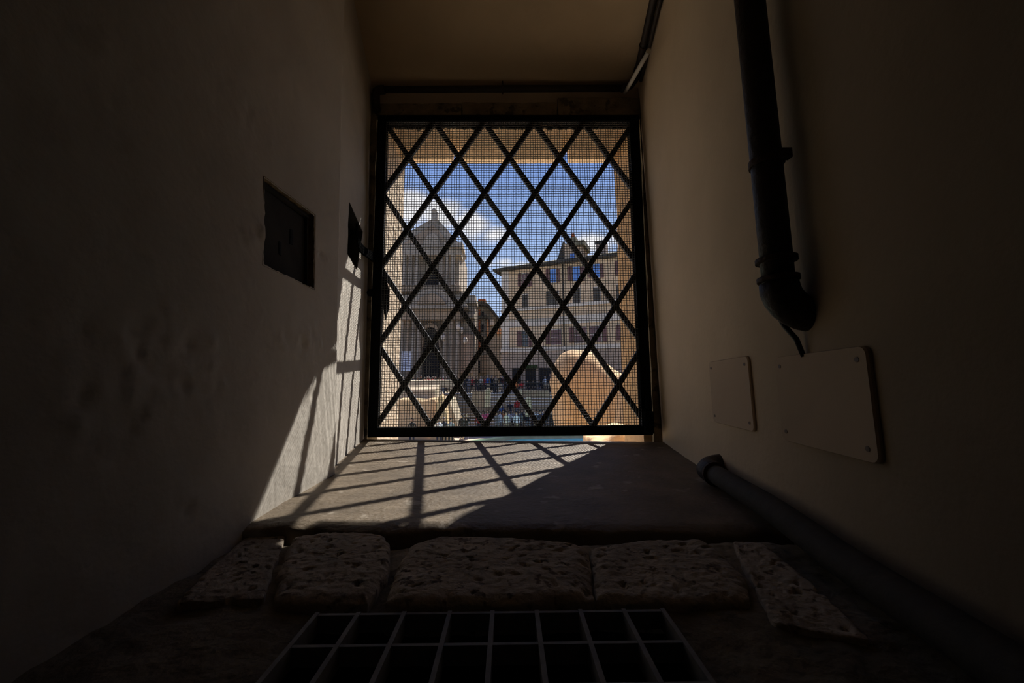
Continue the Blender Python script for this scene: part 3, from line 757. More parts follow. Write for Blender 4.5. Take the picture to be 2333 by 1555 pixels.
# ---- posts / bollards on the steps
def post(px0, px1, py0, py1, Y, label):
    a = at(px0, py0, Y); b2 = at(px1, py1, Y); w = (b2.x - a.x) / 2; c = Vector(((a.x + b2.x) / 2, Y, b2.z))
    h = a.z - b2.z
    root = thing('stone_bollard', label, 'bollard', c, 'stone bollards on the steps')
    mb = MB(); mb.hexa([c + Vector((sx * w, sy * w, 0)) for sx, sy in ((-1, -1), (1, -1), (1, 1), (-1, 1))] + [c + Vector((sx * w * .92, sy * w * .92, h * .86)) for sx, sy in ((-1, -1), (1, -1), (1, 1), (-1, 1))])
    mb.build('shaft', M_block, root, bevel=.03)
    mb = MB(); mb.hexa([c + Vector((sx * w, sy * w, h * .86)) for sx, sy in ((-1, -1), (1, -1), (1, 1), (-1, 1))] + [c + Vector((sx * w * .55, sy * w * .55, h)) for sx, sy in ((-1, -1), (1, -1), (1, 1), (-1, 1))])
    mb.build('cap', M_block, root, bevel=.03)
post(1105, 1118, 884, 928, 31.5, 'tall pale stone bollard on the steps, the left one')
post(1196, 1212, 904, 948, 31.0, 'broad pale stone bollard on the steps, the right one')
post(1132, 1143, 905, 930, 32.5, 'short pale stone bollard between the two bigger ones')
post(1183, 1190, 886, 915, 32.6, 'slim stone bollard just left of the broad one')
# low wall pieces beside steps
block('stone_wall', [(1075, 930), (1075, 890), (1104, 889), (1104, 930)], 32.6, .5, M_churchb, 'brownish low wall left of the tall bollard', 'wall')
block('stone_wall', [(1190, 905), (1190, 888), (1252, 889), (1252, 905)], 33.2, .5, M_churchb, 'grey brown low wall under the seated row of people', 'wall')
# railing of the street terrace
def railing(x0, x1, yy, zb_, h, label):
    root = thing('iron_railing', label, 'railing', ((x0 + x1) / 2, yy, zb_))
    for zz in (.35, .65, h): MB().box(x0, x1, yy - .02, yy + .02, zb_ + zz - .025, zb_ + zz + .025).build('rail', M_rail, root)
    n = int((x1 - x0) / 1.4)
    for i in range(n + 1):
        x = x0 + (x1 - x0) * i / n; MB().box(x - .03, x + .03, yy - .03, yy + .03, zb_, zb_ + h).build('post', M_rail, root)
railing(-4.4, 0.2, 39.0, SZ_, 1.0, 'dark iron railing at the street edge, left part')
railing(1.0, 6.2, 39.0, SZ_, 1.0, 'dark iron railing at the street edge, right part')

# ---- church (left)
CY_ = 62.0
ch = thing('church', 'grey baroque church with columns and a pointed pediment at left', 'church', (at(975, 885, CY_).x, CY_, SZ_))
def cbox(px0, py0, px1, py1, dy0, dy1, m, name, parent=ch, Yc=None):
    Yc = Yc or CY_
    a = at(px0, py0, Yc + dy0); b2 = at(px1, py1, Yc + dy0)
    return MB().box(min(a.x, b2.x), max(a.x, b2.x), Yc + dy0, Yc + dy1, min(a.z, b2.z), max(a.z, b2.z)).build(name, m, parent)
def cprism(px, dy0, dy1, m, name, parent=ch, Yc=None):
    Yc = Yc or CY_
    return MB().prism([at(x, y, Yc + dy0) for x, y in px], (0, dy1 - dy0, 0)).build(name, m, parent)
def column(px, r_px, py0, py1, dy, m=M_church, parent=ch):
    b2 = at(px, py1, CY_ + dy); t = at(px, py0, CY_ + dy); r_ = r_px * CY_ / F_PX; h = t.z - b2.z
    c = Vector((b2.x, CY_ + dy, b2.z))
    o = MB().lathe(c, [(r_ * 1.25, 0), (r_ * 1.25, h * .02), (r_ * 1.05, h * .04), (r_, h * .06), (r_ * 1.0, h * .35), (r_ * .86, h * .88)], 14).build('column', m, parent)
    cap = MB().lathe(c, [(r_ * .9, h * .87), (r_ * .95, h * .90), (r_ * 1.2, h * .95), (r_ * 1.35, h * .985), (r_ * 1.4, h), (0, h)], 14).build('capital', m, o)
cbox(890, 560, 1044, 892, 1.5, 14, M_church, 'body')
cprism([(880, 577), (882, 566), (905, 548), (935, 527), (965, 509), (988, 497), (1000, 502), (1018, 522), (1037, 544), (1055, 564), (1050, 570), (1042, 577)], -.4, 5, M_church, 'pediment')
cprism([(908, 562), (940, 541), (970, 521), (987, 511), (1004, 529), (1030, 562)], -.7, 0, M_churchb, 'tympanum')
cprism([(962, 562), (966, 546), (976, 534), (988, 531), (999, 540), (1004, 562)], -1.1, 0, M_church, 'crest')
cbox(983, 483, 997, 501, 0, .8, M_church, 'finial')
MB().ball(at(989.5, 481, CY_ + .4), .45).build('finial_ball', M_church, ch)
cbox(884, 556, 1050, 580, -.9, 2, M_church, 'entablature')
cbox(1010, 552, 1054, 562, -1.6, 2, M_church, 'cornice')
for px in (893, 908, 921, 934, 948, 1004, 1018, 1032): column(px, 4.6, 580, 650, -.6)
cprism([(965, 662), (966, 640), (975, 620), (990, 612), (1003, 620), (1008, 640), (1008, 662)], .9, 2, M_hole, 'window_opening')
cbox(880, 650, 1047, 662, -.8, 2, M_churchb, 'pedestal_band')
cprism([(884, 700), (886, 680), (930, 672), (962, 662), (985, 655), (1006, 660), (1034, 676), (1062, 690), (1066, 700)], -2.0, 1, M_church, 'broken_pediment')
cprism([(948, 692), (958, 676), (985, 666), (1005, 676), (1016, 692)], -2.4, -1.5, M_churchb, 'coat_of_arms')
cbox(884, 698, 1050, 728, -1.6, 2, M_churchb, 'entablature')
cbox(882, 696, 1056, 702, -2.4, 2, M_church, 'cornice')
cbox(1038, 672, 1082, 890, 1.0, 7, M_church, 'side_wing')
cprism([(1030, 668), (1047, 662), (1060, 668), (1082, 678), (1086, 690), (1030, 690)], .2, 6, M_church, 'wing_cornice')
cbox(1036, 714, 1080, 724, -.2, 2, M_church, 'wing_band')
cbox(884, 728, 1046, 892, .9, 2, M_church, 'lower_wall')
for px in (912, 926, 940, 952, 1012, 1026, 1042): column(px, 4.8, 730, 880, -.8, M_church if px != 926 else M_churchb)
cprism([(962, 862), (963, 770), (968, 752), (978, 744), (990, 748), (998, 760), (1000, 775), (1000, 862)], .4, 1.2, M_hole, 'doorway')
cprism([(956, 790), (960, 750), (968, 740), (980, 734), (994, 740), (1002, 755), (1004, 790), (1000, 790), (998, 758), (990, 747), (978, 743), (967, 750), (962, 790)], -.4, .6, M_churchb, 'door_arch')
for px, py in ((1044, 745), (1052, 752), (1010, 768), (1060, 775)):
    MB().ball(at(px, py, CY_ - 1.2), .42, 10, 8, (.8, .8, 1.3)).build('ornament', M_trim, ch)
cbox(1048, 760, 1076, 850, .3, 1.5, M_palL, 'wing_panel')

# banner beside the church
bn = thing('banner', 'white information banner hanging at the left edge of the church', 'banner', at(926, 845, CY_ - 4))
cbox(915, 800, 936, 845, -4, -3.8, M_sign, 'sheet', bn)
for i in range(8):
    y = 806 + i * 4.6; w = (14, 17, 12, 16, 15, 10, 17, 13)[i]
    cbox(918, y, 918 + w, y + 1.5, -4.05, -4.0, M_text, 'print_line', bn)

# ---- narrow red and grey house
RY = 70.0
rh = thing('narrow_house', 'narrow grey house with brick red pilasters and a chimney right of the church', 'house', at(1095, 890, RY))
hb = lambda *a, **k: cbox(*a, parent=rh, Yc=RY, **k)
cprism([(1070, 892), (1070, 690), (1084, 688), (1100, 688), (1112, 693), (1122, 706), (1130, 722), (1140, 727), (1150, 732), (1152, 892)], 1, 10, M_greyh, 'wall', rh, RY)
cprism([(1066, 692), (1082, 686), (1100, 686), (1113, 692), (1125, 708), (1138, 724), (1137, 729), (1122, 712), (1110, 697), (1084, 692)], -.4, 4, M_eave, 'roof_edge', rh, RY)
hb(1089, 680, 1106, 693, 2, 4, M_red, 'chimney'); hb(1105, 684, 1109, 694, 2, 3, M_trim, 'flue')
for (a, b2, c, d2) in ((1084, 704, 1094, 718), (1084, 726, 1094, 756), (1083, 770, 1094, 808)): hb(a, b2, c, d2, .5, 2, M_red, 'pilaster')
hb(1109, 726, 1113, 770, .4, 2, M_orange, 'pilaster'); hb(1096, 700, 1104, 765, .6, 2, M_greyh, 'window_bay'); hb(1097, 708, 1103, 722, .4, .8, M_hole, 'window'); hb(1097, 738, 1103, 756, .4, .8, M_hole, 'window')
hb(1082, 718, 1110, 725, 0, 2, M_eave, 'ledge'); hb(1082, 808, 1108, 850, .2, 2, M_churchb, 'ground_floor'); hb(1086, 822, 1094, 850, 0, .6, M_hole, 'doorway')
hb(1116, 726, 1126, 740, .3, 1.2, M_trim, 'window'); hb(1132, 748, 1146, 760, .2, 1.2, M_orange, 'canopy')
# dark house with hanging plants in the gap
DY = 56.0
dh = thing('dark_house', 'dark shaded house front with planted balconies in the gap between buildings', 'house', at(1150, 890, DY))
db = lambda *a, **k: cbox(*a, parent=dh, Yc=DY, **k)
cprism([(1142, 892), (1142, 738), (1148, 690), (1163, 686), (1170, 892)], .6, 10, M_eave, 'wall', dh, DY)
def foliage(c, r_, n, name, parent, seed, m=M_leaf):
    rr = random.Random(seed); mb = MB()
    for _ in range(n):
        d = Vector((rr.gauss(0, 1), rr.gauss(0, 1), rr.gauss(0, 1))); d.normalize(); p = Vector(c) + Vector((d.x * r_[0], d.y * r_[1], d.z * r_[2])) * rr.uniform(.4, 1)
        a = Vector((rr.gauss(0, 1), rr.gauss(0, 1), rr.gauss(0, 1))).normalized(); b3 = a.orthogonal().normalized(); s_ = rr.uniform(.10, .22)
        mb.poly([p - a * s_, p + b3 * s_ * .45, p + a * s_, p - b3 * s_ * .45])
    return mb.build(name, m, parent, normals=False)
for i, (px, py) in enumerate(((1152, 748), (1153, 775), (1150, 802))):
    db(1144, py + 5, 1163, py + 8, -.6, .8, M_rail, 'balcony'); foliage(at(px, py, DY - .2), (.6, .4, .55), 160, 'plants', dh, i)
lm = thing('street_lantern', 'amber street lantern hanging in the gap between the buildings', 'lantern', at(1146, 830, 50))
cbox(1142, 812, 1151, 822, -12, -11.6, M_orange, 'glass', lm); cbox(1143, 808, 1150, 812, -12.1, -11.5, M_rail, 'hood', lm); cbox(1150, 795, 1151.5, 826, -12, -11.9, M_bronze, 'bracket', lm)
# hillside roof and greyish strip left of palazzo
# ---- palazzo (right)
PA, PB = Vector((-.72, 48.0, 0)), Vector((13.8, 41.6, 0))
pu = (PB - PA).normalized(); pn = Vector((pu.y, -pu.x, 0))       # pn points towards the viewer
def fpt(px, py, off_=0.0):
    c = pn.dot(PA + pn * off_); return on_plane(px, py, pn, c)
pz_ = thing('palazzo', 'tan palazzo with three rows of shuttered windows at right', 'building', (PA.x, PA.y, SZ_))
def fbox(px0, py0, px1, py1, o0, o1, m, name, parent=pz_):
    a = fpt(px0, py0); b2 = fpt(px1, py1); c = fpt(px1, py0); d2 = fpt(px0, py1)
    ua, ub = (a - PA).dot(pu), (b2 - PA).dot(pu); z1, z0 = (a.z + c.z) / 2, (b2.z + d2.z) / 2
    P = lambda u, o_, z: PA + pu * u + pn * o_ + Vector((0, 0, z))
    return MB().hexa([P(ua, o0, z0), P(ub, o0, z0), P(ub, o1, z0), P(ua, o1, z0), P(ua, o0, z1), P(ub, o0, z1), P(ub, o1, z1), P(ua, o1, z1)]).build(name, m, parent)
def fband(pl_, m, name, o0, o1, parent=pz_):
    fr = [fpt(x, y) + pn * o1 for x, y in pl_]; return MB().prism(fr, -pn * (o1 - o0)).build(name, m, parent)
ztop_ = fpt(1160, 618).z
LW = (fpt(1500, 600) - PA).dot(pu)
P = lambda u, o_, z: PA + pu * u + pn * o_ + Vector((0, 0, z))
zr_ = fpt(1410, 584).z
ztop_ = (ztop_ + zr_) / 2
zg = fpt(1280, 795).z
mb = MB(); mb.hexa([P(0, 0, zg), P(LW, 0, zg), P(LW, -9, zg), P(0, -9, zg), P(0, 0, ztop_), P(LW, 0, ztop_), P(LW, -9, ztop_), P(0, -9, ztop_)]); mb.build('upper_wall', M_pal, pz_)
mb = MB(); mb.hexa([P(-.1, .12, SZ_), P(LW, .12, SZ_), P(LW, -9, SZ_), P(-.1, -9, SZ_), P(-.1, .12, zg), P(LW, .12, zg), P(LW, -9, zg), P(-.1, -9, zg)]); mb.build('ground_storey', M_palL, pz_)
mb = MB(); mb.hexa([P(-.9, .8, ztop_), P(LW, .8, ztop_), P(LW, -9.9, ztop_), P(-.9, -9.9, ztop_), P(-.9, .8, ztop_ + .28), P(LW, .8, ztop_ + .28), P(LW, -9.9, ztop_ + .28), P(-.9, -9.9, ztop_ + .28)]); mb.build('eave', M_eave, pz_)
mb = MB(); mb.hexa([P(-.9, .8, ztop_ + .28), P(LW, .8, ztop_ + .28), P(LW, -9.9, ztop_ + .28), P(-.9, -9.9, ztop_ + .28), P(3.2, -3.8, ztop_ + 1.9), P(LW, -3.8, ztop_ + 1.9), P(LW, -5, ztop_ + 1.9), P(3.2, -5, ztop_ + 1.9)]); mb.build('roof', M_roof, pz_)
for dz, hh, oo, nm in ((fpt(1280, 697).z, .35, .18, 'cornice'), (fpt(1280, 730).z, .9, .08, 'string_band'), (fpt(1280, 793).z, .45, .22, 'sill_band')):
    mb = MB(); mb.hexa([P(-.12, 0, dz - hh / 2), P(LW, 0, dz - hh / 2), P(LW, oo, dz - hh / 2), P(-.12, oo, dz - hh / 2), P(-.12, 0, dz + hh / 2), P(LW, 0, dz + hh / 2), P(LW, oo, dz + hh / 2), P(-.12, oo, dz + hh / 2)]); mb.build(nm, M_trim, pz_)
# quoin strip at the corner, drain pipe
mb = MB(); mb.hexa([P(-.05, 0, SZ_), P(.9, 0, SZ_), P(.9, .1, SZ_), P(-.05, .1, SZ_), P(-.05, 0, ztop_), P(.9, 0, ztop_), P(.9, .1, ztop_), P(-.05, .1, ztop_)]); mb.build('corner_strip', M_trim, pz_)
a, b2 = fpt(1285, 600) + pn * .12, fpt(1288, 850) + pn * .12
MB().tube([(b2.x, b2.y, a.z), (b2.x, b2.y, b2.z)], .07, 8).build('downpipe', M_eave, pz_)
def window(px0, px1, py0, py1, mpane, sh=(), mullion=True, surround=True, mshut=M_shut):
    w = fbox(px0 - 1.2, py0 - 1.5, px1 + 1.2, py1 + 1.5, -.1, .10, M_trim, 'window')
    fbox(px0, py0, px1, py1, .02, .13, mpane, 'pane', w)
    if mullion:
        cx_ = (px0 + px1) / 2; fbox(cx_ - .5, py0, cx_ + .5, py1, .12, .16, M_trim, 'mullion', w)
        cy2 = (py0 + py1) / 2; fbox(px0, cy2 - .5, px1, cy2 + .5, .12, .16, M_trim, 'mullion', w)
    for (a, b3) in sh: fbox(a, py0, b3, py1, .1, .19, mshut, 'shutter', w)
Zx = lambda v_: 1140 + v_ * .193
Zy = lambda v_: 520 + v_ * .193
def Wn(p0, p1, y0, y1, mp, sh=(), **k): window(Zx(p0), Zx(p1), Zy(y0), Zy(y1), mp, [(Zx(a), Zx(b3)) for a, b3 in sh], **k)
Wn(258, 330, 535, 690, M_pane_r, [(212, 250), (336, 374)])
Wn(592, 660, 485, 640, M_pane_b, [(540, 585), (666, 704)], mullion=False)
Wn(858, 942, 455, 620, M_pane_b, [(793, 852), (948, 1000)], mullion=False)
Wn(1095, 1176, 425, 582, M_pane_b, [(1040, 1090), (1182, 1224)])
Wn(1408, 1470, 390, 555, M_pane_b, [(1350, 1400)], mullion=False)
Wn(262, 328, 785, 945, M_shut2, (), mullion=False)
Wn(600, 690, 748, 908, M_shut2, [(545, 592)], mullion=False, mshut=M_shut2)
Wn(857, 945, 708, 885, M_shut2, (), mullion=False)
Wn(1102, 1186, 698, 866, M_shut2, (), mullion=False)
Wn(1372, 1420, 668, 832, M_shut2, (), mullion=False)
Wn(264, 332, 1212, 1392, M_pane_d, [(205, 256), (338, 378)])
Wn(604, 722, 1198, 1372, M_pane_r, [(540, 592)])
Wn(884, 1022, 1172, 1350, M_pane_r, [(815, 872)])
Wn(1055, 1198, 1158, 1338, M_pane_r, [(1208, 1260)])
Wn(1432, 1500, 1140, 1320, M_pane_d, [(1365, 1424)])
# shop front behind the seated people
for (a, b3) in ((1168, 1188), (1198, 1222), (1230, 1256)): fbox(a, 838, b3, 892, .1, .2, M_hole, 'shop_opening')
fbox(1196, 832, 1226, 840, .15, .5, M_leaf, 'awning')
# roof tower and chimney
def rbox(px0, py0, px1, py1, back, dep, m, name, parent=pz_):
    c = pn.dot(PA - pn * back); a = on_plane(px0, py0, pn, c); b3 = on_plane(px1, py1, pn, c)
    ua, ub = (a - PA).dot(pu), (b3 - PA).dot(pu)
    return MB().hexa([P(ua, -back, b3.z), P(ub, -back, b3.z), P(ub, -back - dep, b3.z), P(ua, -back - dep, b3.z), P(ua, -back, a.z), P(ub, -back, a.z), P(ub, -back - dep, a.z), P(ua, -back - dep, a.z)]).build(name, m, parent)
rbox(1284, 556, 1327, 600, 2.0, 3, M_pal, 'roof_tower'); rbox(1301, 550, 1331, 556, 1.6, 3.4, M_roof, 'tower_roof'); rbox(1299, 541, 1312, 551, 2.4, 1.5, M_roof, 'tower_cap')
rbox(1301, 532, 1308, 542, 2.6, .5, M_red, 'tower_vent'); rbox(1299, 577, 1309, 588, 1.9, .2, M_pane_b, 'tower_window')
c = pn.dot(PA - pn * 2.2)
MB().prism([on_plane(x, y, pn, c) for x, y in ((1269, 592), (1282, 551), (1286, 551), (1286, 592))], -pn * 2.6).build('tower_gable', M_eave, pz_)
rbox(1357, 552, 1381, 580, 3.0, 1.5, M_palL, 'chimney'); rbox(1355, 549, 1374, 553, 2.9, 1.7, M_eave, 'chimney_cap')

# ================================================================== PEOPLE
M_skin = mat('skin', (.45, .27, .18), .7, .08, 5)
HAIRS = [mat('dark_hair', (.015, .011, .009), .7, .2, 20), mat('brown_hair', (.06, .035, .02), .7, .2, 20), mat('grey_hair', (.3, .28, .26), .7, .2, 20)]
SH = {n: mat(n + '_clothing', c, .85, .15, 6) for n, c in dict(black=(.012, .012, .014), navy=(.02, .022, .035), blue=(.04, .11, .30), white=(.72, .72, .72), grey=(.2, .2, .21), red=(.45, .03, .03), pink=(.65, .08, .2), orange=(.6, .2, .06), teal=(.08, .38, .40), tan=(.42, .32, .2), green=(.07, .1, .05), cream=(.6, .55, .42)).items()}
TR = {n: SH[n] for n in ('black', 'navy', 'grey', 'tan', 'black')}
def body_mesh(pose):
    """one continuous skinned figure, 1.72 m tall, facing -Y; material slots skin / top / trousers / shoes"""
    if pose == 'sit':
        hipz = .50; kn = (.0, -.42, .50); an = (0, -.44, .08)
    else: hipz = .90
    J = {}
    J['pelvis'] = ((0, 0, hipz), (.15, .11))
    J['waist'] = ((0, .005, hipz + .16), (.135, .10)); J['chest'] = ((0, .0, hipz + .36), (.165, .115))
    J['neckb'] = ((0, .01, hipz + .53), (.075, .07)); J['neck'] = ((0, .0, hipz + .59), (.055, .055)); J['head0'] = ((0, -.02, hipz + .66), (.078, .088)); J['head1'] = ((0, -.015, hipz + .755), (.082, .098)); J['head2'] = ((0, -.005, hipz + .80), (.055, .07))
    E = [('pelvis', 'waist'), ('waist', 'chest'), ('chest', 'neckb'), ('neckb', 'neck'), ('neck', 'head0'), ('head0', 'head1'), ('head1', 'head2')]
    for s, n in ((-1, 'l'), (1, 'r')):
        J['sh' + n] = ((s * .185, 0, hipz + .475), (.06, .06)); E.append(('chest', 'sh' + n))
        if pose == 'photo':
            el, ha, hb_ = (s * .24, -.10, hipz + .24), (s * .10, -.32, hipz + .42), (s * .06, -.36, hipz + .50)
        elif pose == 'walk':
            el, ha, hb_ = (s * .23, s * .10, hipz + .20), (s * .22, s * .16 - .10, hipz - .02), (s * .21, s * .18 - .14, hipz - .10)
        elif pose == 'sit':
            el, ha, hb_ = (s * .23, -.05, hipz + .22), (s * .14, -.26, hipz + .10), (s * .10, -.34, hipz + .10)
        elif pose == 'point' and s > 0:
            el, ha, hb_ = (s * .30, -.22, hipz + .48), (s * .32, -.46, hipz + .58), (s * .32, -.56, hipz + .62)
        else:
            el, ha, hb_ = (s * .235, .03, hipz + .21), (s * .245, -.03, hipz - .02), (s * .24, -.06, hipz - .12)
        J['el' + n] = (el, (.045, .045)); J['ha' + n] = (ha, (.033, .033)); J['hb' + n] = (hb_, (.034, .026))
        E += [('sh' + n, 'el' + n), ('el' + n, 'ha' + n), ('ha' + n, 'hb' + n)]
        J['hip' + n] = ((s * .10, 0, hipz - .06), (.10, .10)); E.append(('pelvis', 'hip' + n))
        if pose == 'sit': k_, a_2, t_ = (s * .12, -.42, hipz - .02), (s * .12, -.44, .09), (s * .13, -.60, .04)
        elif pose == 'walk': k_, a_2, t_ = (s * .10, -.10 + s * .08, .49), (s * .10, s * .20, .09 + (.03 if s > 0 else 0)), (s * .11, s * .20 - .16, .04)
        else: k_, a_2, t_ = (s * .11, -.02, .48), (s * .115, .02, .09), (s * .13, -.13, .04)
        J['kn' + n] = (k_, (.07, .07)); J['an' + n] = (a_2, (.05, .05)); J['to' + n] = (t_, (.045, .036))
        E += [('hip' + n, 'kn' + n), ('kn' + n, 'an' + n), ('an' + n, 'to' + n)]
    names = list(J); me = bpy.data.meshes.new('sk'); me.from_pydata([J[n][0] for n in names], [(names.index(a), names.index(b3)) for a, b3 in E], [])
    o = bpy.data.objects.new('sk', me); COL.objects.link(o)
    md = o.modifiers.new('skin', 'SKIN'); md.branch_smoothing = .3
    if not me.skin_vertices: 
        bm = bmesh.new(); bm.from_mesh(me); bm.verts.layers.skin.verify(); bm.to_mesh(me); bm.free()
    for i, n in enumerate(names):
        sv = me.skin_vertices[0].data[i]; sv.radius = J[n][1]; sv.use_root = (n == 'pelvis')
    ss = o.modifiers.new('sub', 'SUBSURF'); ss.levels = 1; ss.render_levels = 1
    dg = bpy.context.evaluated_depsgraph_get(); dg.update()
    out = bpy.data.meshes.new_from_object(o.evaluated_get(dg)); out.name = 'body_' + pose
    bpy.data.objects.remove(o); bpy.data.meshes.remove(me)
    out.materials.clear()
    for mm in (M_skin, SH['black'], SH['navy'], HAIRS[0]): out.materials.append(mm)
    hands = [Vector(J['hb' + n][0]) for n in 'lr'] + [Vector(J['ha' + n][0]).lerp(Vector(J['hb' + n][0]), .4) for n in 'lr']
    # small nose on the face
    for vtx in out.vertices:
        d = vtx.co - Vector((0, -.115, hipz + .70))
        if d.length < .035: vtx.co.y -= .02
    for p in out.polygons:
        c = p.center; z = c.z
        if z > hipz + .575 or min((c - h_).length for h_ in hands) < .075: k_ = 0
        elif (pose == 'sit' and ((c.y < -.12 and z < hipz + .08 and abs(c.x) < .25 and z < hipz + .085) or z < hipz + .03)) or (pose != 'sit' and z < hipz + .02): k_ = 2
        else: k_ = 1
        if z < .085: k_ = 3
        p.material_index = k_; p.use_smooth = True
    return out, hipz
BODY = {}
def hair_mesh(hipz, long_):
    mb = MB(); c = Vector((0, .012, hipz + .735)); seg, rings = 14, 8; k = 0
    for i in range(rings + 1):
        th = math.pi * (.62 if not long_ else .72) * i / rings
        for j in range(seg):
            ph = 2 * math.pi * j / seg; fr = max(0, -math.sin(ph)); th2 = th * (1 - .42 * fr)
            r_ = Vector((.094 * math.sin(th2) * math.cos(ph), .112 * math.sin(th2) * math.sin(ph), .112 * math.cos(th2)))
            if long_ and i > 5 and fr < .3: r_.z -= .05 * (i - 5)
            mb.v.append(c + r_)
    for i in range(rings):
        for j in range(seg): mb.f.append((i * seg + j, (i + 1) * seg + j, (i + 1) * seg + (j + 1) % seg, i * seg + (j + 1) % seg)); mb.sm.append(True)
    o = mb.build('hair', HAIRS[0]); me = o.data; bpy.data.objects.remove(o); return me
for ps in ('stand', 'walk', 'photo', 'sit', 'point'):
    me, hz = body_mesh(ps); BODY[ps] = (me, hz, hair_mesh(hz, False), hair_mesh(hz, True))
POSE_W = dict(stand='standing', walk='walking', photo='holding up both hands as if taking a picture', sit='sitting', point='stretching out an arm')
def person(x, y, z, pose, top, trouser, hair, rot, label, scale=1.0, group=None, long_=False):
    me, hz, h1, h2 = BODY[pose]
    root = bpy.data.objects.new('person', me); COL.objects.link(root); root.location = (x, y, z); root.rotation_euler.z = rot; root.scale = (scale,) * 3
    for i, mm in ((1, SH[top]), (2, TR[trouser])):
        root.material_slots[i].link = 'OBJECT'; root.material_slots[i].material = mm
    h = bpy.data.objects.new('hair', h2 if long_ else h1); COL.objects.link(h); h.parent = root
    h.material_slots[0].link = 'OBJECT'; h.material_slots[0].material = HAIRS[hair]
    tag(root, label, 'person', group); return root
rp_ = random.Random(5)
ORD = ['first', 'second', 'third', 'fourth', 'fifth', 'sixth', 'seventh', 'eighth', 'ninth', 'tenth', 'eleventh', 'twelfth', 'thirteenth', 'fourteenth', 'fifteenth', 'sixteenth']
PW = dict(stand='standing', walk='walking', photo='raising both hands', sit='sitting', point='with outstretched arm')
def place(px, top, pose, Y, z, label, group, scale=None, rot=None):
    p = at(px, 870, Y); hr = rp_.choice((0, 0, 0, 1, 1, 2))
    return person(p.x, Y, z, pose, top, rp_.choice(list(TR)), hr, rp_.uniform(-.7, .7) if rot is None else rot, label,
                  scale or rp_.uniform(.94, 1.05), group, rp_.random() < .4)
def row(items, where, group, Y, z, depth, scale=None):
    for i, it in enumerate(items):
        px, top = it[0], it[1]; pose = it[2] if len(it) > 2 else ('stand', 'photo', 'stand', 'walk')[i % 4]
        place(px, top, pose, Y + depth[i % len(depth)], z, f'person in {top} top {PW[pose]}, {ORD[i]} from left {where}', group, scale)
UPG = 'crowd on the street behind the railing'
row([(908, 'teal'), (917, 'grey'), (925, 'black'), (933, 'tan'), (941, 'navy'), (951, 'black'), (959, 'black')], 'behind the parapet by the banner', UPG, 40.3, SZ_, (0, .85, 1.7))
row([(967, 'orange'), (976, 'red'), (985, 'red'), (993, 'black'), (1001, 'navy'), (1009, 'pink'), (1016, 'black'), (1024, 'cream'), (1032, 'grey'), (1040, 'black')], 'behind parapet below the church door', UPG, 40.3, SZ_, (.9, 1.8, 0))
row([(1048, 'white'), (1060, 'navy'), (1067, 'grey'), (1076, 'red'), (1085, 'black'), (1096, 'cream'), (1104, 'red')], 'at street edge below church wing', UPG, 40.3, SZ_, (1.8, 0, .9))
row([(1112, 'blue', 'stand'), (1121, 'black'), (1131, 'tan'), (1140, 'black'), (1151, 'black'), (1160, 'navy')], 'at railing below the dark house', UPG, 40.3, SZ_, (0, .9, 1.8), 1.06)
row([(954, 'black'), (972, 'black'), (982, 'navy'), (990, 'black'), (1002, 'grey')], 'rear row before the church door', UPG, 43.6, SZ_, (0, 1.0))
row([(1070, 'tan'), (1092, 'tan'), (1128, 'grey'), (1145, 'red')], 'rear row before the narrow house', UPG, 43.6, SZ_, (0, 1.0))
bench = MB(); a = at(1171, 880, 39.9); b2 = at(1236, 880, 39.9); bench.box(a.x, b2.x, 40.0, 40.45, SZ_, SZ_ + .40)
tag(bench.build('stone_bench', M_palL, bevel=.03), 'long low stone bench under the seated row at right', 'bench')
for i, (px, tp) in enumerate(((1176, 'orange'), (1189, 'red'), (1202, 'black'), (1215, 'black'), (1228, 'navy'))):
    place(px, tp, 'sit', 40.2, SZ_ + .0, f'person in {tp} top sitting, {ORD[i]} from left on the bench before the palazzo', 'people seated in front of the palazzo', .98, 0)
place(1242, 'white', 'stand', 41.1, SZ_, 'person in white top standing at the right end of the bench', UPG, None, .2)
place(1253, 'navy', 'stand', 39.6, SZ_, 'person in navy top standing on the street beside the orange boulder', UPG, 1.1, 0)
place(1260, 'black', 'stand', 40.9, SZ_, 'person in black top half hidden by the orange boulder on the street', UPG, 1.1, 0)
LOG = 'crowd on the pavement by the basin'
place(941, 'black', 'stand', 26.1, GZ, 'person in black top standing alone in front of the honey coloured stones', LOG, 1.0, 0)
row([(1002, 'white', 'photo'), (1013, 'navy', 'stand'), (1028, 'grey', 'stand')], 'before the pointed block', LOG, 25.7, GZ, (0, .55), 1.0)
row([(1053, 'black', 'stand'), (1063, 'black', 'photo')], 'right of the sloped stone', LOG, 27.9, GZ, (0, .8), 1.05)
row([(1092, 'red', 'walk'), (1101, 'pink', 'stand'), (1111, 'pink', 'photo')], 'on pavement below the tall bollard', LOG, 30.7, GZ, (0, .8, 1.5), 1.05)
row([(1132, 'grey', 'stand'), (1139, 'white', 'stand'), (1146, 'orange', 'stand'), (1153, 'cream', 'stand'), (1160, 'white', 'photo'), (1168, 'grey', 'walk'), (1176, 'white', 'stand'), (1184, 'grey', 'stand')], 'in bright cluster by the basin', LOG, 30.95, GZ, (0, .8, 1.5), 1.03)
row([(1189, 'navy', 'stand'), (1201, 'navy', 'point'), (1213, 'tan', 'walk'), (1221, 'white', 'stand')], 'on pavement below the broad bollard', LOG, 31.97, GZ, (.65, 0, .85, .1), 1.05)
row([(1229, 'navy', 'stand'), (1237, 'blue', 'photo'), (1244, 'tan', 'stand'), (1254, 'black', 'stand'), (1261, 'green', 'walk')], 'by the basin beside the boulder', LOG, 31.2, GZ, (0, .8, 1.5), 1.05)
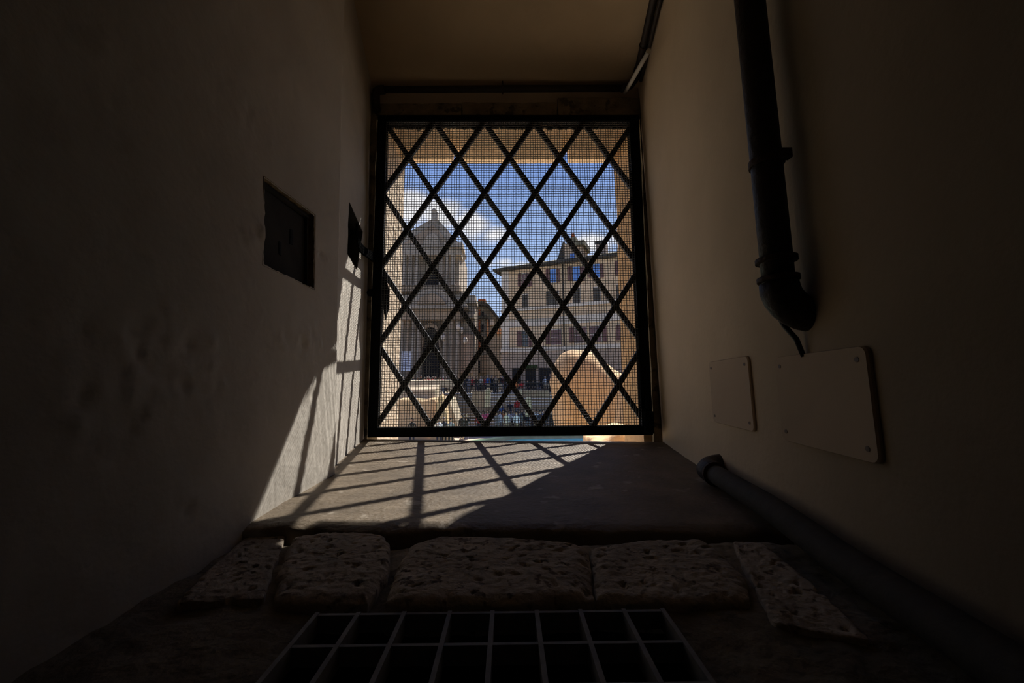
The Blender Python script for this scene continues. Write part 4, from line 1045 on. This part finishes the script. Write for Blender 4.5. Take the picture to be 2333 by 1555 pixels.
for i, (px, tp) in enumerate(((1140, 'blue'), (1148, 'tan'), (1162, 'navy'), (1178, 'red'))):
    k_ = 3 if i % 2 == 0 else 4
    place(px, tp, 'stand', 33.0 + 5.2 * (k_ - .5) / 13, GZ + (SZ_ - GZ) / 13 * k_, f'person in {tp} top standing on the lowest steps behind the bright cluster', LOG)

# ================================================================== LIGHT
sd = Vector((-.56699, -1, -1.18341)).normalized()
sun = bpy.data.lights.new('sun', 'SUN'); sun.energy = 12.3; sun.angle = math.radians(.53); sun.color = (1, .965, .91)
so = bpy.data.objects.new('sun', sun); COL.objects.link(so); so.rotation_euler = sd.to_track_quat('-Z', 'Y').to_euler(); so.location = -sd * 60

W = bpy.data.worlds.new('sky'); sc.world = W; W.use_nodes = True
nt = W.node_tree; nt.nodes.clear(); N = nt.nodes.new; L = nt.links.new
out = N('ShaderNodeOutputWorld'); bg = N('ShaderNodeBackground'); L(bg.outputs[0], out.inputs[0])
tc = N('ShaderNodeTexCoord'); nm = N('ShaderNodeVectorMath'); nm.operation = 'NORMALIZE'; L(tc.outputs['Generated'], nm.inputs[0])
sep = N('ShaderNodeSeparateXYZ'); L(nm.outputs[0], sep.inputs[0])
rp2 = N('ShaderNodeValToRGB'); L(sep.outputs['Z'], rp2.inputs[0]); cr_ = rp2.color_ramp
cr_.elements[0].position = 0; cr_.elements[0].color = (.55, .68, .95, 1)
e = cr_.elements.new(.22); e.color = (.46, .62, .94, 1)
e = cr_.elements.new(.40); e.color = (.34, .50, .87, 1)
e = cr_.elements.new(.53); e.color = (.19, .33, .76, 1)
cr_.elements[-1].position = .75; cr_.elements[-1].color = (.045, .11, .45, 1)
nz_ = N('ShaderNodeTexNoise'); nz_.inputs['Scale'].default_value = 7; nz_.inputs['Detail'].default_value = 9; nz_.inputs['Roughness'].default_value = .62
mp = N('ShaderNodeMapping'); mp.inputs['Scale'].default_value = (1, 1, 2.2); L(nm.outputs[0], mp.inputs['Vector']); L(mp.outputs[0], nz_.inputs['Vector'])
total = None
def blob(px, py, wx_, wz_, gain):
    global total
    d = ray(px, py).normalized()
    sub = N('ShaderNodeVectorMath'); sub.operation = 'SUBTRACT'; L(nm.outputs[0], sub.inputs[0]); sub.inputs[1].default_value = d
    ml = N('ShaderNodeVectorMath'); ml.operation = 'MULTIPLY'; L(sub.outputs[0], ml.inputs[0]); ml.inputs[1].default_value = (1 / wx_, 1 / wx_, 1 / wz_)
    ln = N('ShaderNodeVectorMath'); ln.operation = 'LENGTH'; L(ml.outputs[0], ln.inputs[0])
    mr = N('ShaderNodeMapRange'); mr.inputs['From Min'].default_value = 1; mr.inputs['From Max'].default_value = 0; mr.inputs['To Max'].default_value = gain; L(ln.outputs['Value'], mr.inputs['Value'])
    if total is None: total = mr.outputs[0]
    else:
        ad = N('ShaderNodeMath'); ad.operation = 'MAXIMUM'; L(total, ad.inputs[0]); L(mr.outputs[0], ad.inputs[1]); total = ad.outputs[0]
for bl in ((940, 475, .10, .075, 1.0), (1000, 490, .10, .065, 1.0), (1070, 510, .09, .055, 1.0), (1130, 535, .07, .035, .9), (1360, 555, .09, .045, 1.0), (1410, 540, .07, .04, 1.0), (1210, 610, .09, .035, .75), (1150, 600, .06, .03, .6), (1240, 580, .05, .03, .55), (900, 520, .09, .06, .9), (1110, 600, .05, .03, .5), (1290, 590, .06, .03, .7)): blob(*bl)
am = N('ShaderNodeMath'); am.operation = 'MULTIPLY_ADD'; L(nz_.outputs['Fac'], am.inputs[0]); am.inputs[1].default_value = 1.5; am.inputs[2].default_value = -.95
sm = N('ShaderNodeMath'); sm.operation = 'ADD'; L(total, sm.inputs[0]); L(am.outputs[0], sm.inputs[1])
cmr = N('ShaderNodeMapRange'); cmr.interpolation_type = 'SMOOTHSTEP'; cmr.inputs['From Min'].default_value = .12; cmr.inputs['From Max'].default_value = .62; L(sm.outputs[0], cmr.inputs['Value'])
mx = N('ShaderNodeMix'); mx.data_type = 'RGBA'; L(cmr.outputs[0], mx.inputs[0]); L(rp2.outputs[0], mx.inputs[6]); mx.inputs[7].default_value = (1.0, 1.0, 1.04, 1)
L(mx.outputs[2], bg.inputs['Color']); bg.inputs['Strength'].default_value = 1.0
# portal on the outer opening helps the sky light find its way in
po = bpy.data.lights.new('sky_portal', 'AREA'); po.shape = 'RECTANGLE'; po.size = 1.14; po.size_y = 1.62; po.cycles.is_portal = True
pob = bpy.data.objects.new('sky_portal', po); COL.objects.link(pob); pob.location = (.012, 2.03, .45); pob.rotation_euler = (math.radians(-90), 0, 0)
